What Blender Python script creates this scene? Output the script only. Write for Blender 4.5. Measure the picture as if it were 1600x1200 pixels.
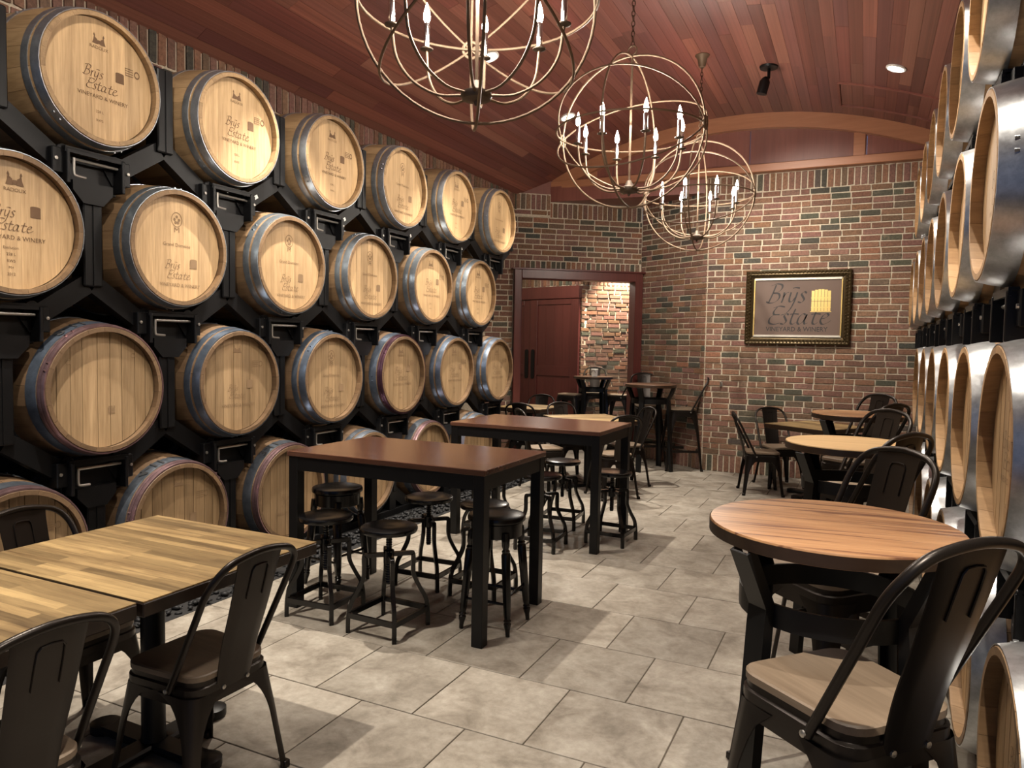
import bpy, bmesh, math, random
from math import sin, cos, pi, sqrt, atan2, radians
from mathutils import Vector, Matrix
random.seed(7)
R = random.Random(11)
for o in list(bpy.data.objects):
    bpy.data.objects.remove(o)
SC = bpy.context.scene
COL = SC.collection

# ------------------------------------------------------------------ camera
CAM_H = 1.3844
cam_d = bpy.data.cameras.new('camera')
cam = bpy.data.objects.new('camera', cam_d)
COL.objects.link(cam)
cam_d.sensor_width = 36.0
cam_d.lens = 1144.08 / 1600 * 36.0
cam_d.clip_start = 0.05
YAW, PITCH, ROLL = 0.4476, -0.0536, 0.0176
_f = Vector((-sin(YAW) * cos(PITCH), cos(YAW) * cos(PITCH), sin(PITCH)))
_r = Vector((cos(YAW), sin(YAW), 0))
_u = _r.cross(_f)
_r2 = _r * cos(ROLL) + _u * sin(ROLL)
_u2 = -_r * sin(ROLL) + _u * cos(ROLL)
M = Matrix((( _r2.x, _u2.x, -_f.x, 0), (_r2.y, _u2.y, -_f.y, 0), (_r2.z, _u2.z, -_f.z, CAM_H), (0, 0, 0, 1)))
cam.matrix_world = M
SC.camera = cam

# ------------------------------------------------------------------ world, exposure, daylight
SC.view_settings.view_transform = 'Standard'
SC.view_settings.look = 'None'
SC.view_settings.gamma = 1.0
SC.view_settings.exposure = 1.05
SC.view_settings.use_curve_mapping = False
W = bpy.data.worlds.new('world')
SC.world = W
W.use_nodes = True
bg = W.node_tree.nodes['Background']
bg.inputs[0].default_value = (0.42, 0.58, 1.0, 1)
bg.inputs[1].default_value = 0.10


def lamp(name, kind, loc, power, color=(1, 1, 1), size=0.05, target=None, spot=60, blend=0.4):
    d = bpy.data.lights.new(name, kind)
    d.energy = power
    d.color = color
    if kind == 'SPOT':
        d.spot_size = radians(spot)
        d.spot_blend = blend
        d.shadow_soft_size = size
    elif kind == 'POINT':
        d.shadow_soft_size = size
    else:
        d.size = size
    o = bpy.data.objects.new(name, d)
    COL.objects.link(o)
    o.location = loc
    if target is not None:
        o.rotation_euler = (Vector(target) - Vector(loc)).to_track_quat('-Z', 'Y').to_euler()
    return o


WARM = (1.0, 0.91, 0.78)
# recessed downlights of the room (the fittings in view are built further down)
DOWN = [(-2.50, 1.48, 300, 60), (-2.78, 3.45, 290, 62), (-2.78, 5.27, 290, 62), (-2.77, 6.95, 290, 62),
        (0.08, 0.40, 320, 70), (0.06, 2.0, 90, 50), (0.04, 3.55, 170, 50), (0.06, 5.15, 90, 50), (0.10, 6.79, 110, 56), (-2.70, -0.2, 130, 66)]
# added spots without fittings below the vault, to brighten racks and back wall
AIMED = [(-1.55, 1.0, (-3.24, 2.3, 2.0), 105), (-1.45, 2.7, (-3.24, 3.5, 1.9), 95), (-1.45, 4.3, (-3.24, 4.9, 1.9), 100), (-1.45, 5.7, (-3.24, 6.2, 1.9), 100),
         (-1.25, 3.4, (0.35, 3.4, 1.7), 80), (-0.9, 5.3, (-0.5, 8.39, 1.9), 125), (-1.5, 5.6, (-1.9, 8.5, 1.5), 95)]
VXC, VZC, VR = -1.31, -0.861, 4.774


def vault_z(x):
    return VZC + sqrt(VR * VR - (x - VXC) ** 2)


for (x, y, p, cone) in DOWN:
    lamp('downlight_lamp', 'SPOT', (x, y, vault_z(x) - 0.03), p, WARM, 0.03, (x, y, 0), cone, 0.5)
for (x, y, tg, p) in AIMED:
    lamp('added_aimed_spot', 'SPOT', (x, y, vault_z(x) - 0.22), p, WARM, 0.03, tg, 58, 0.6)

# ------------------------------------------------------------------ materials
def new_mat(name):
    m = bpy.data.materials.new(name)
    m.use_nodes = True
    nt = m.node_tree
    return m, nt, nt.nodes['Principled BSDF']


def N(nt, kind, **kw):
    n = nt.nodes.new(kind)
    for k, v in kw.items():
        setattr(n, k, v)
    return n


def L(nt, a, b):
    nt.links.new(a, b)


def ramp(nt, stops):
    n = N(nt, 'ShaderNodeValToRGB')
    e = n.color_ramp.elements
    while len(e) < len(stops):
        e.new(0.5)
    for i, (p, c) in enumerate(stops):
        e[i].position = p
        e[i].color = (*c, 1) if len(c) == 3 else c
    return n


def obj_coord(nt, scale, rnd=True):
    """object coordinates, scaled, shifted by the object's random number"""
    tc = N(nt, 'ShaderNodeTexCoord')
    mp = N(nt, 'ShaderNodeMapping')
    mp.inputs['Scale'].default_value = scale
    L(nt, tc.outputs['Object'], mp.inputs['Vector'])
    if rnd:
        oi = N(nt, 'ShaderNodeObjectInfo')
        ml = N(nt, 'ShaderNodeMath', operation='MULTIPLY')
        ml.inputs[1].default_value = 97.0
        L(nt, oi.outputs['Random'], ml.inputs[0])
        cb = N(nt, 'ShaderNodeCombineXYZ')
        for i in range(3):
            L(nt, ml.outputs[0], cb.inputs[i])
        L(nt, cb.outputs[0], mp.inputs['Location'])
    return mp.outputs[0]


def noise(nt, vec, scale, detail=4, rough=0.55, dist=0.0):
    n = N(nt, 'ShaderNodeTexNoise')
    n.inputs['Scale'].default_value = scale
    n.inputs['Detail'].default_value = detail
    n.inputs['Roughness'].default_value = rough
    n.inputs['Distortion'].default_value = dist
    if vec is not None:
        L(nt, vec, n.inputs['Vector'])
    return n


def mixc(nt, blend, fac, a, b):
    n = N(nt, 'ShaderNodeMix', data_type='RGBA', blend_type=blend)
    if isinstance(fac, (int, float)):
        n.inputs[0].default_value = fac
    else:
        L(nt, fac, n.inputs[0])
    for i, v in ((6, a), (7, b)):
        if isinstance(v, tuple):
            n.inputs[i].default_value = (*v, 1)
        else:
            L(nt, v, n.inputs[i])
    return n.outputs[2]


def bump(nt, bsdf, h, strength=0.3, dist=0.01):
    b = N(nt, 'ShaderNodeBump')
    b.inputs['Strength'].default_value = strength
    b.inputs['Distance'].default_value = dist
    L(nt, h, b.inputs['Height'])
    L(nt, b.outputs[0], bsdf.inputs['Normal'])


def plain(name, col, rough=0.5, metal=0.0, spec=0.5, emit=None, estr=0, vary=0.0):
    m, nt, b = new_mat(name)
    b.inputs['Base Color'].default_value = (*col, 1)
    b.inputs['Roughness'].default_value = rough
    b.inputs['Metallic'].default_value = metal
    b.inputs['Specular IOR Level'].default_value = spec
    if emit:
        b.inputs['Emission Color'].default_value = (*emit, 1)
        b.inputs['Emission Strength'].default_value = estr
    if vary:
        v = obj_coord(nt, (1, 1, 1))
        n = noise(nt, v, 9, 3)
        mr = N(nt, 'ShaderNodeMapRange')
        mr.inputs['To Min'].default_value = max(0.02, rough - vary)
        mr.inputs['To Max'].default_value = rough + vary
        L(nt, n.outputs[0], mr.inputs[0])
        L(nt, mr.outputs[0], b.inputs['Roughness'])
    return m


def wood(name, dark, light, axis, rough=0.5, fine=60, coarse=5, tint=False, rnd_amt=0.25, streak=None, bumpy=0.15, coat=0.0, attr=None):
    """grain runs along AXIS (0, 1, 2)"""
    m, nt, b = new_mat(name)
    s = [1.0, 1.0, 1.0]
    s[axis] = 0.06
    v = obj_coord(nt, tuple(s))
    n1 = noise(nt, v, fine, 5, 0.6, 0.4)
    n2 = noise(nt, v, coarse, 3, 0.5, 1.2)
    mid = tuple((a * 0.5 + c * 0.5) for a, c in zip(dark, light))
    r1 = ramp(nt, [(0.30, dark), (0.5, mid), (0.68, light)])
    mx = N(nt, 'ShaderNodeMix', data_type='FLOAT')
    mx.inputs[0].default_value = 0.5
    L(nt, n1.outputs[0], mx.inputs[2])
    L(nt, n2.outputs[0], mx.inputs[3])
    L(nt, mx.outputs[0], r1.inputs[0])
    c = r1.outputs[0]
    oi = N(nt, 'ShaderNodeObjectInfo')
    mr = N(nt, 'ShaderNodeMapRange')
    mr.inputs['To Min'].default_value = 1 - rnd_amt
    mr.inputs['To Max'].default_value = 1 + rnd_amt * 0.6
    L(nt, oi.outputs['Random'], mr.inputs[0])
    cv = N(nt, 'ShaderNodeCombineXYZ')
    for i in range(3):
        L(nt, mr.outputs[0], cv.inputs[i])
    c = mixc(nt, 'MULTIPLY', 1.0, c, cv.outputs[0])
    if streak:
        n3 = noise(nt, v, coarse * 2.2, 2, 0.5, 2.5)
        r3 = ramp(nt, [(0.52, (0, 0, 0)), (0.62, (1, 1, 1))])
        L(nt, n3.outputs[0], r3.inputs[0])
        c = mixc(nt, 'MIX', r3.outputs[0], c, streak)
    if attr:
        at = N(nt, 'ShaderNodeAttribute', attribute_name='Col')
        c = mixc(nt, 'MULTIPLY', 1.0, c, at.outputs['Color'])
    if tint:
        c = mixc(nt, 'MULTIPLY', 1.0, c, oi.outputs['Color'])
    L(nt, c, b.inputs['Base Color'])
    b.inputs['Roughness'].default_value = rough
    b.inputs['Coat Weight'].default_value = coat
    b.inputs['Coat Roughness'].default_value = 0.18
    bump(nt, b, mx.outputs[0], bumpy, 0.004)
    return m


def strips(name, dark, light, lx, wy, rough=0.4):
    """butcher block: staves along local x"""
    m, nt, b = new_mat(name)
    tc = N(nt, 'ShaderNodeTexCoord')
    br = N(nt, 'ShaderNodeTexBrick')
    br.offset = 0.37
    br.inputs['Scale'].default_value = 1.0
    br.inputs['Brick Width'].default_value = lx
    br.inputs['Row Height'].default_value = wy
    br.inputs['Mortar Size'].default_value = 0.0006
    br.inputs['Color1'].default_value = (0.36, 0.34, 0.32, 1)
    br.inputs['Color2'].default_value = (1.45, 1.45, 1.42, 1)
    br.inputs['Mortar'].default_value = (0.4, 0.4, 0.4, 1)
    L(nt, tc.outputs['Object'], br.inputs['Vector'])
    v = obj_coord(nt, (0.08, 1, 1))
    n1 = noise(nt, v, 70, 5, 0.6, 0.6)
    n2 = noise(nt, v, 7, 3, 0.5, 1.5)
    mx = N(nt, 'ShaderNodeMix', data_type='FLOAT')
    mx.inputs[0].default_value = 0.55
    L(nt, n1.outputs[0], mx.inputs[2])
    L(nt, n2.outputs[0], mx.inputs[3])
    r1 = ramp(nt, [(0.30, dark), (0.66, light)])
    L(nt, mx.outputs[0], r1.inputs[0])
    c = mixc(nt, 'MULTIPLY', 0.75, r1.outputs[0], br.outputs['Color'])
    L(nt, c, b.inputs['Base Color'])
    b.inputs['Roughness'].default_value = rough
    bump(nt, b, mx.outputs[0], 0.08, 0.003)
    return m


def brick_mat():
    m, nt, b = new_mat('fired_brick')
    at = N(nt, 'ShaderNodeAttribute', attribute_name='Col')
    g = N(nt, 'ShaderNodeNewGeometry')
    n1 = noise(nt, g.outputs['Position'], 55, 5, 0.65)
    r1 = ramp(nt, [(0.3, (0.6, 0.6, 0.6)), (0.7, (1.3, 1.25, 1.2))])
    L(nt, n1.outputs[0], r1.inputs[0])
    c = mixc(nt, 'MULTIPLY', 1.0, at.outputs['Color'], r1.outputs[0])
    n2 = noise(nt, g.outputs['Position'], 14, 4, 0.7)
    r2 = ramp(nt, [(0.60, (0, 0, 0)), (0.78, (0.5, 0.5, 0.5))])
    L(nt, n2.outputs[0], r2.inputs[0])
    c = mixc(nt, 'MIX', r2.outputs[0], c, (0.30, 0.22, 0.15))
    L(nt, c, b.inputs['Base Color'])
    b.inputs['Roughness'].default_value = 0.85
    b.inputs['Specular IOR Level'].default_value = 0.25
    bump(nt, b, n1.outputs[0], 0.5, 0.006)
    return m


def mortar_mat():
    m, nt, b = new_mat('mortar')
    g = N(nt, 'ShaderNodeNewGeometry')
    n1 = noise(nt, g.outputs['Position'], 40, 5, 0.7)
    r1 = ramp(nt, [(0.3, (0.40, 0.335, 0.25)), (0.7, (0.62, 0.54, 0.42))])
    L(nt, n1.outputs[0], r1.inputs[0])
    L(nt, r1.outputs[0], b.inputs['Base Color'])
    b.inputs['Roughness'].default_value = 0.95
    bump(nt, b, n1.outputs[0], 0.6, 0.01)
    return m


def tile_mat():
    m, nt, b = new_mat('stone_tile')
    v = obj_coord(nt, (1, 1, 1))
    n1 = noise(nt, v, 5.5, 6, 0.62, 0.6)
    n2 = noise(nt, v, 30, 5, 0.7, 0.2)
    r1 = ramp(nt, [(0.30, (0.165, 0.140, 0.112)), (0.50, (0.285, 0.252, 0.210)), (0.70, (0.365, 0.332, 0.285))])
    L(nt, n1.outputs[0], r1.inputs[0])
    r2 = ramp(nt, [(0.3, (0.78, 0.77, 0.75)), (0.65, (1.08, 1.08, 1.08))])
    L(nt, n2.outputs[0], r2.inputs[0])
    c = mixc(nt, 'MULTIPLY', 1.0, r1.outputs[0], r2.outputs[0])
    oi = N(nt, 'ShaderNodeObjectInfo')
    mr = N(nt, 'ShaderNodeMapRange')
    mr.inputs['To Min'].default_value = 0.88
    mr.inputs['To Max'].default_value = 1.06
    L(nt, oi.outputs['Random'], mr.inputs[0])
    cv = N(nt, 'ShaderNodeCombineXYZ')
    for i in range(3):
        L(nt, mr.outputs[0], cv.inputs[i])
    c = mixc(nt, 'MULTIPLY', 1.0, c, cv.outputs[0])
    L(nt, c, b.inputs['Base Color'])
    b.inputs['Roughness'].default_value = 0.5
    b.inputs['Specular IOR Level'].default_value = 0.35
    bump(nt, b, n2.outputs[0], 0.08, 0.004)
    return m


def steel_mat():
    m, nt, b = new_mat('galvanised_steel')
    v = obj_coord(nt, (1, 1, 1))
    n1 = noise(nt, v, 26, 6, 0.72, 0.2)
    r1 = ramp(nt, [(0.30, (0.36, 0.37, 0.38)), (0.68, (0.56, 0.575, 0.59))])
    L(nt, n1.outputs[0], r1.inputs[0])
    oi = N(nt, 'ShaderNodeObjectInfo')
    c = mixc(nt, 'MULTIPLY', 1.0, r1.outputs[0], oi.outputs['Color'])
    L(nt, c, b.inputs['Base Color'])
    b.inputs['Metallic'].default_value = 0.85
    mr = N(nt, 'ShaderNodeMapRange')
    mr.inputs['To Min'].default_value = 0.24
    mr.inputs['To Max'].default_value = 0.42
    L(nt, n1.outputs[0], mr.inputs[0])
    L(nt, mr.outputs[0], b.inputs['Roughness'])
    return m


MAT = {}
MAT['oak'] = wood('oak_head', (0.27, 0.178, 0.092), (0.56, 0.405, 0.240), 2, 0.55, 95, 11, True, 0.13, None, 0.12)
MAT['stave'] = wood('oak_stave', (0.26, 0.168, 0.088), (0.50, 0.355, 0.205), 0, 0.6, 70, 7, True, 0.16, None, 0.12)
MAT['steel'] = steel_mat()
MAT['burn'] = plain('burned_lettering', (0.115, 0.062, 0.03), 0.8)
MAT['burn_light'] = plain('faint_burned_lettering', (0.20, 0.125, 0.065), 0.8)
MAT['chalk'] = plain('black_marker', (0.02, 0.02, 0.022), 0.7)
MAT['rack'] = plain('rack_black_enamel', (0.004, 0.004, 0.0045), 0.42, 0.0, 0.26, vary=0.05)
MAT['zinc'] = plain('bright_zinc', (0.42, 0.40, 0.37), 0.4, 0.9)
MAT['black'] = plain('black_lacquer', (0.004, 0.0036, 0.0038), 0.22, 0.0, 0.45)
MAT['blackmat'] = plain('black_powder_coat', (0.0035, 0.0035, 0.0038), 0.42, 0.0, 0.32)
MAT['gun'] = plain('gunmetal_steel', (0.022, 0.0175, 0.015), 0.34, 0.7, 0.5)
MAT['seat'] = wood('dark_seat_wood', (0.115, 0.080, 0.052), (0.215, 0.158, 0.108), 1, 0.5, 55, 6, False, 0.12, None, 0.2)
MAT['butcher'] = strips('butcher_block', (0.10, 0.058, 0.025), (0.39, 0.27, 0.125), 0.42, 0.036, 0.42)
MAT['edge'] = wood('dark_table_edge', (0.016, 0.008, 0.005), (0.040, 0.021, 0.011), 0, 0.4, 50, 5)
MAT['bartop'] = wood('red_brown_bar_top', (0.058, 0.024, 0.015), (0.125, 0.056, 0.034), 0, 0.2, 45, 4, False, 0.1, None, 0.05, 0.3)
MAT['round'] = wood('streaked_round_top', (0.22, 0.10, 0.045), (0.47, 0.26, 0.125), 0, 0.36, 55, 7, False, 0.08, (0.15, 0.065, 0.035), 0.1)
MAT['roundpale'] = wood('pale_round_top', (0.30, 0.18, 0.08), (0.52, 0.35, 0.18), 0, 0.42, 40, 6, False, 0.08, None, 0.1)
MAT['rounddark'] = wood('dark_round_top', (0.06, 0.03, 0.018), (0.14, 0.075, 0.045), 0, 0.4, 40, 6)
MAT['brick'] = brick_mat()
MAT['mortar'] = mortar_mat()
MAT['tile'] = tile_mat()
MAT['grout'] = plain('dark_grout', (0.095, 0.075, 0.055), 0.9)
MAT['plank'] = wood('mahogany_plank', (0.55, 0.50, 0.46), (1.15, 1.15, 1.15), 1, 0.38, 9, 2.2, False, 0.12, None, 0.05, 0.0, 'Col')
MAT['mahog'] = wood('mahogany_panel', (0.150, 0.050, 0.036), (0.225, 0.080, 0.058), 2, 0.36, 40, 5, False, 0.15)
MAT['door'] = wood('dark_cherry_door', (0.066, 0.0155, 0.013), (0.105, 0.026, 0.021), 2, 0.34, 40, 5, False, 0.06)
MAT['arch'] = wood('cherry_arch', (0.30, 0.120, 0.058), (0.42, 0.185, 0.095), 0, 0.38, 40, 4, False, 0.05)
MAT['void'] = plain('near_black', (0.012, 0.011, 0.011), 0.9)  # near-black backing for niche wall, pebble bed and head joints
MAT['gravel'] = plain('black_pebble', (0.012, 0.012, 0.013), 0.6, 0, 0.3, vary=0.15)
MAT['bronze'] = plain('aged_iron_tan', (0.165, 0.112, 0.072), 0.48, 0.55, 0.5, vary=0.12)
MAT['hub'] = plain('hub_iron', (0.10, 0.075, 0.055), 0.5, 0.6)
MAT['sleeve'] = plain('chrome_candle_sleeve', (0.75, 0.76, 0.78), 0.16, 1.0)
MAT['bulb'] = plain('lit_bulb', (1, 0.9, 0.75), 0.3, 0, 0.5, (1.0, 0.92, 0.80), 45)
MAT['disc'] = plain('lit_downlight_lens', (1, 1, 1), 0.4, 0, 0.5, (1.0, 0.95, 0.86), 9)
MAT['white'] = plain('white_enamel', (0.75, 0.74, 0.70), 0.4)
MAT['sign'] = plain('brown_sign_board', (0.115, 0.072, 0.054), 0.6)
MAT['ink'] = plain('dark_sign_ink', (0.016, 0.013, 0.013), 0.6)
MAT['gold'] = plain('gold_leaf', (0.70, 0.50, 0.18), 0.38, 0.8)
MAT['frame'] = plain('gilded_dark_frame', (0.075, 0.052, 0.024), 0.34, 0.7, 0.5, vary=0.12)
MAT['silver'] = plain('silver_leaf_lip', (0.60, 0.56, 0.48), 0.4, 0.6, vary=0.15)
MAT['whitewall'] = plain('pale_ceiling_paint', (0.4, 0.36, 0.3), 0.9)


# ------------------------------------------------------------------ mesh helpers
class MB:
    def __init__(self):
        self.v, self.f, self.c = [], [], None

    def add(self, vs, fs, col=None):
        n = len(self.v)
        self.v += [tuple(p) for p in vs]
        self.f += [tuple(i + n for i in q) for q in fs]
        if col is not None:
            if self.c is None:
                self.c = []
            self.c += [col] * len(vs)
        return self

    def box(self, c, s, m=None, col=None, bev=0.0):
        x, y, z = s[0] / 2, s[1] / 2, s[2] / 2
        if bev <= 0:
            vs = [(i * x, j * y, k * z) for k in (-1, 1) for j in (-1, 1) for i in (-1, 1)]
            fs = [(0, 2, 3, 1), (4, 5, 7, 6), (0, 1, 5, 4), (2, 6, 7, 3), (0, 4, 6, 2), (1, 3, 7, 5)]
        else:
            vs, idx = [], {}
            for k in (-1, 1):
                for j in (-1, 1):
                    for i in (-1, 1):
                        for a in range(3):
                            p = [i * x, j * y, k * z]
                            for q in range(3):
                                if q != a:
                                    p[q] -= (i, j, k)[q] * bev
                            idx[(i, j, k, a)] = len(vs)
                            vs.append(tuple(p))
            fs = []
            sg = (-1, 1)
            for a in range(3):
                b_, c_ = (a + 1) % 3, (a + 2) % 3
                for s1 in sg:
                    q = []
                    for (sb, sc) in ((-1, -1), (1, -1), (1, 1), (-1, 1)):
                        t = [0, 0, 0]
                        t[a], t[b_], t[c_] = s1, sb, sc
                        q.append(idx[(*t, a)])
                    fs.append(tuple(q if s1 > 0 else q[::-1]))
                for sb in sg:
                    for sc in sg:
                        t0, t1 = [0, 0, 0], [0, 0, 0]
                        t0[b_] = t1[b_] = sb
                        t0[c_] = t1[c_] = sc
                        t0[a], t1[a] = -1, 1
                        q = (idx[(*t0, b_)], idx[(*t1, b_)], idx[(*t1, c_)], idx[(*t0, c_)])
                        fs.append(q if sb * sc < 0 else q[::-1])
            for k in sg:
                for j in sg:
                    for i in sg:
                        q = tuple(idx[(i, j, k, a)] for a in range(3))
                        fs.append(q if i * j * k > 0 else q[::-1])
        c = Vector(c)
        if m is None:
            vs = [(p[0] + c.x, p[1] + c.y, p[2] + c.z) for p in vs]
        else:
            vs = [tuple(m @ Vector(p) + c) for p in vs]
        return self.add(vs, fs, col)

    def sweep(self, path, sec, closed=False, up=(0, 0, 1), caps=True):
        """sweep the closed 2-D section SEC [(a, b)] (or one section per path point) along the path"""
        P = [Vector(p) for p in path]
        n = len(P)
        T = []
        for i in range(n):
            a = P[(i - 1) % n] if (closed or i > 0) else P[i]
            b = P[(i + 1) % n] if (closed or i < n - 1) else P[i]
            t = (b - a)
            T.append(t.normalized() if t.length > 1e-9 else Vector((0, 0, 1)))
        upv = Vector(up)
        if abs(T[0].dot(upv)) > 0.98:
            upv = Vector((0, 1, 0)) if abs(T[0].y) < 0.9 else Vector((1, 0, 0))
        nx = T[0].cross(upv).normalized()
        vs, per = [], isinstance(sec[0][0], (tuple, list))
        k = len(sec[0]) if per else len(sec)
        for i in range(n):
            nx = (nx - T[i] * nx.dot(T[i]))
            nx = nx.normalized() if nx.length > 1e-6 else T[i].orthogonal().normalized()
            ny = nx.cross(T[i]) * -1
            S = sec[i] if per else sec
            for (a, b) in S:
                vs.append(P[i] + nx * a + ny * b)
        fs = []
        for i in range(n if closed else n - 1):
            j = (i + 1) % n
            for q in range(k):
                r = (q + 1) % k
                fs.append((i * k + q, i * k + r, j * k + r, j * k + q))
        if caps and not closed:
            fs.append(tuple(range(k))[::-1])
            fs.append(tuple((n - 1) * k + q for q in range(k)))
        return self.add(vs, fs)

    def tube(self, path, r, seg=8, closed=False, up=(0, 0, 1)):
        rr = r if isinstance(r, (list, tuple)) else None
        ring = [(cos(2 * pi * i / seg), sin(2 * pi * i / seg)) for i in range(seg)]
        if rr:
            sec = [[(a * q, b * q) for a, b in ring] for q in rr]
        else:
            sec = [(a * r, b * r) for a, b in ring]
        return self.sweep(path, sec, closed, up)

    def bar(self, path, w, h, closed=False, up=(0, 0, 1)):
        return self.sweep(path, [(-w / 2, -h / 2), (w / 2, -h / 2), (w / 2, h / 2), (-w / 2, h / 2)], closed, up)

    def lathe(self, prof, seg=16, m=None, capb=True, capt=True):
        vs = []
        for (r, z) in prof:
            for i in range(seg):
                a = 2 * pi * i / seg
                p = Vector((r * cos(a), r * sin(a), z))
                vs.append(m @ p if m is not None else p)
        fs = []
        for i in range(len(prof) - 1):
            for j in range(seg):
                k = (j + 1) % seg
                fs.append((i * seg + j, i * seg + k, (i + 1) * seg + k, (i + 1) * seg + j))
        if capb:
            fs.append(tuple(range(seg))[::-1])
        if capt:
            fs.append(tuple((len(prof) - 1) * seg + j for j in range(seg)))
        return self.add(vs, fs)

    def prism(self, poly, z0, z1, m=None):
        n = len(poly)
        vs = [(x, y, z0) for x, y in poly] + [(x, y, z1) for x, y in poly]
        if m is not None:
            vs = [tuple(m @ Vector(p)) for p in vs]
        fs = [tuple(range(n))[::-1], tuple(range(n, 2 * n))] + [(i, (i + 1) % n, n + (i + 1) % n, n + i) for i in range(n)]
        return self.add(vs, fs)

    def mesh(self, name, mat=None, smooth=True, ang=38):
        me = bpy.data.meshes.new(name)
        me.from_pydata(self.v, [], self.f)
        if self.c:
            at = me.color_attributes.new('Col', 'FLOAT_COLOR', 'POINT')
            at.data.foreach_set('color', [x for c in self.c for x in (*c, 1.0)])
        if mat is not None:
            me.materials.append(MAT[mat] if isinstance(mat, str) else mat)
        if smooth:
            me.polygons.foreach_set('use_smooth', [True] * len(me.polygons))
            me.set_sharp_from_angle(angle=radians(ang))
        me.update()
        return me


def put(name, me, parent=None, loc=(0, 0, 0), rot=(0, 0, 0), scale=None, color=None):
    o = bpy.data.objects.new(name, me)
    COL.objects.link(o)
    if parent is not None:
        o.parent = parent
    o.location = loc
    o.rotation_euler = rot
    if scale:
        o.scale = scale
    if color:
        o.color = (*color, 1)
    return o


def tag(o, label, cat, group=None):
    o['label'] = label
    o['category'] = cat
    if group:
        o['group'] = group
    return o


def thing(name, label, cat, loc=(0, 0, 0), rz=0, group=None):
    o = put(name, None, None, loc, (0, 0, rz))
    o.empty_display_size = 0.05
    return tag(o, label, cat, group)


def dup(root, loc, rz, label, group=None):
    def cp(o, parent):
        c = o.copy()
        COL.objects.link(c)
        c.parent = parent
        for ch in KIDS.get(o.name, ()):
            cp(ch, c)
        return c
    if not KIDS or root.name not in KIDS:
        KIDS.clear()
        for ob in bpy.data.objects:
            if ob.parent:
                KIDS.setdefault(ob.parent.name, []).append(ob)
    c = root.copy()
    COL.objects.link(c)
    for ch in KIDS.get(root.name, ()):
        cp(ch, c)
    c.location = loc
    c.rotation_euler = (0, 0, rz)
    c['label'] = label
    if group:
        c['group'] = group
    return c


KIDS = {}


def struct(name, me, parent=None, **kw):
    o = put(name, me, parent, **kw)
    if parent is None:
        o['kind'] = 'structure'
    return o


def bez(p0, p1, p2, p3, n=10):
    out = []
    for i in range(n + 1):
        t = i / n
        a, b, c, d = (1 - t) ** 3, 3 * t * (1 - t) ** 2, 3 * t * t * (1 - t), t ** 3
        out.append(tuple(a * x + b * y + c * z + d * w for x, y, z, w in zip(p0, p1, p2, p3)))
    return out


def smooth_path(pts, n=6):
    """Catmull-Rom through pts"""
    P = [Vector(p) for p in pts]
    out = []
    for i in range(len(P) - 1):
        a = P[i - 1] if i else P[0] * 2 - P[1]
        b, c = P[i], P[i + 1]
        d = P[i + 2] if i + 2 < len(P) else c * 2 - b
        for k in range(n):
            t = k / n
            out.append(0.5 * ((2 * b) + (c - a) * t + (2 * a - 5 * b + 4 * c - d) * t * t + (3 * b - a - 3 * c + d) * t ** 3))
    out.append(P[-1])
    return out


# ------------------------------------------------------------------ lettering (broad-nib strokes, in a unit frame, x right, y up)
def nib(mb, pts, w=0.055, ang=38, thin=0.012, slant=0.0, n=8, tf=None):
    P = smooth_path([(x + slant * y, y, 0) for x, y in pts], n)
    a = radians(ang)
    nv = Vector((cos(a), sin(a), 0))
    vs = []
    for i, p in enumerate(P):
        t = (P[min(i + 1, len(P) - 1)] - P[max(i - 1, 0)]).normalized()
        pr = Vector((-t.y, t.x, 0))
        wid = max(thin, abs(pr.dot(nv)) * w)
        for s in (1, -1):
            q = p + pr * (s * wid / 2)
            vs.append(tf(q.x, q.y) if tf else (q.x, q.y, 0))
    fs = [(2 * i, 2 * i + 1, 2 * i + 3, 2 * i + 2) for i in range(len(P) - 1)]
    mb.add(vs, fs)


SCRIPT = [
    # B
    [(0.10, 0.00), (0.16, 0.35), (0.20, 0.72)], [(0.02, 0.68), (0.22, 0.76), (0.42, 0.72), (0.46, 0.58), (0.36, 0.44), (0.18, 0.39)],
    [(0.18, 0.39), (0.40, 0.36), (0.46, 0.20), (0.36, 0.04), (0.16, -0.01), (0.00, 0.04)],
    # r
    [(0.60, 0.42), (0.62, 0.20), (0.60, 0.00)], [(0.61, 0.22), (0.68, 0.38), (0.78, 0.42)],
    # y with a long tail
    [(0.86, 0.42), (0.86, 0.18), (0.90, 0.05), (1.00, 0.06), (1.08, 0.22)],
    [(1.10, 0.42), (1.09, 0.15), (1.06, -0.08), (1.00, -0.28), (0.88, -0.44), (0.72, -0.50)],
    # macron
    [(0.88, 0.58), (1.00, 0.60), (1.14, 0.58)],
    # s
    [(1.46, 0.38), (1.36, 0.43), (1.28, 0.34), (1.36, 0.23), (1.43, 0.12), (1.36, 0.01), (1.22, 0.03)],
]
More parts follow.
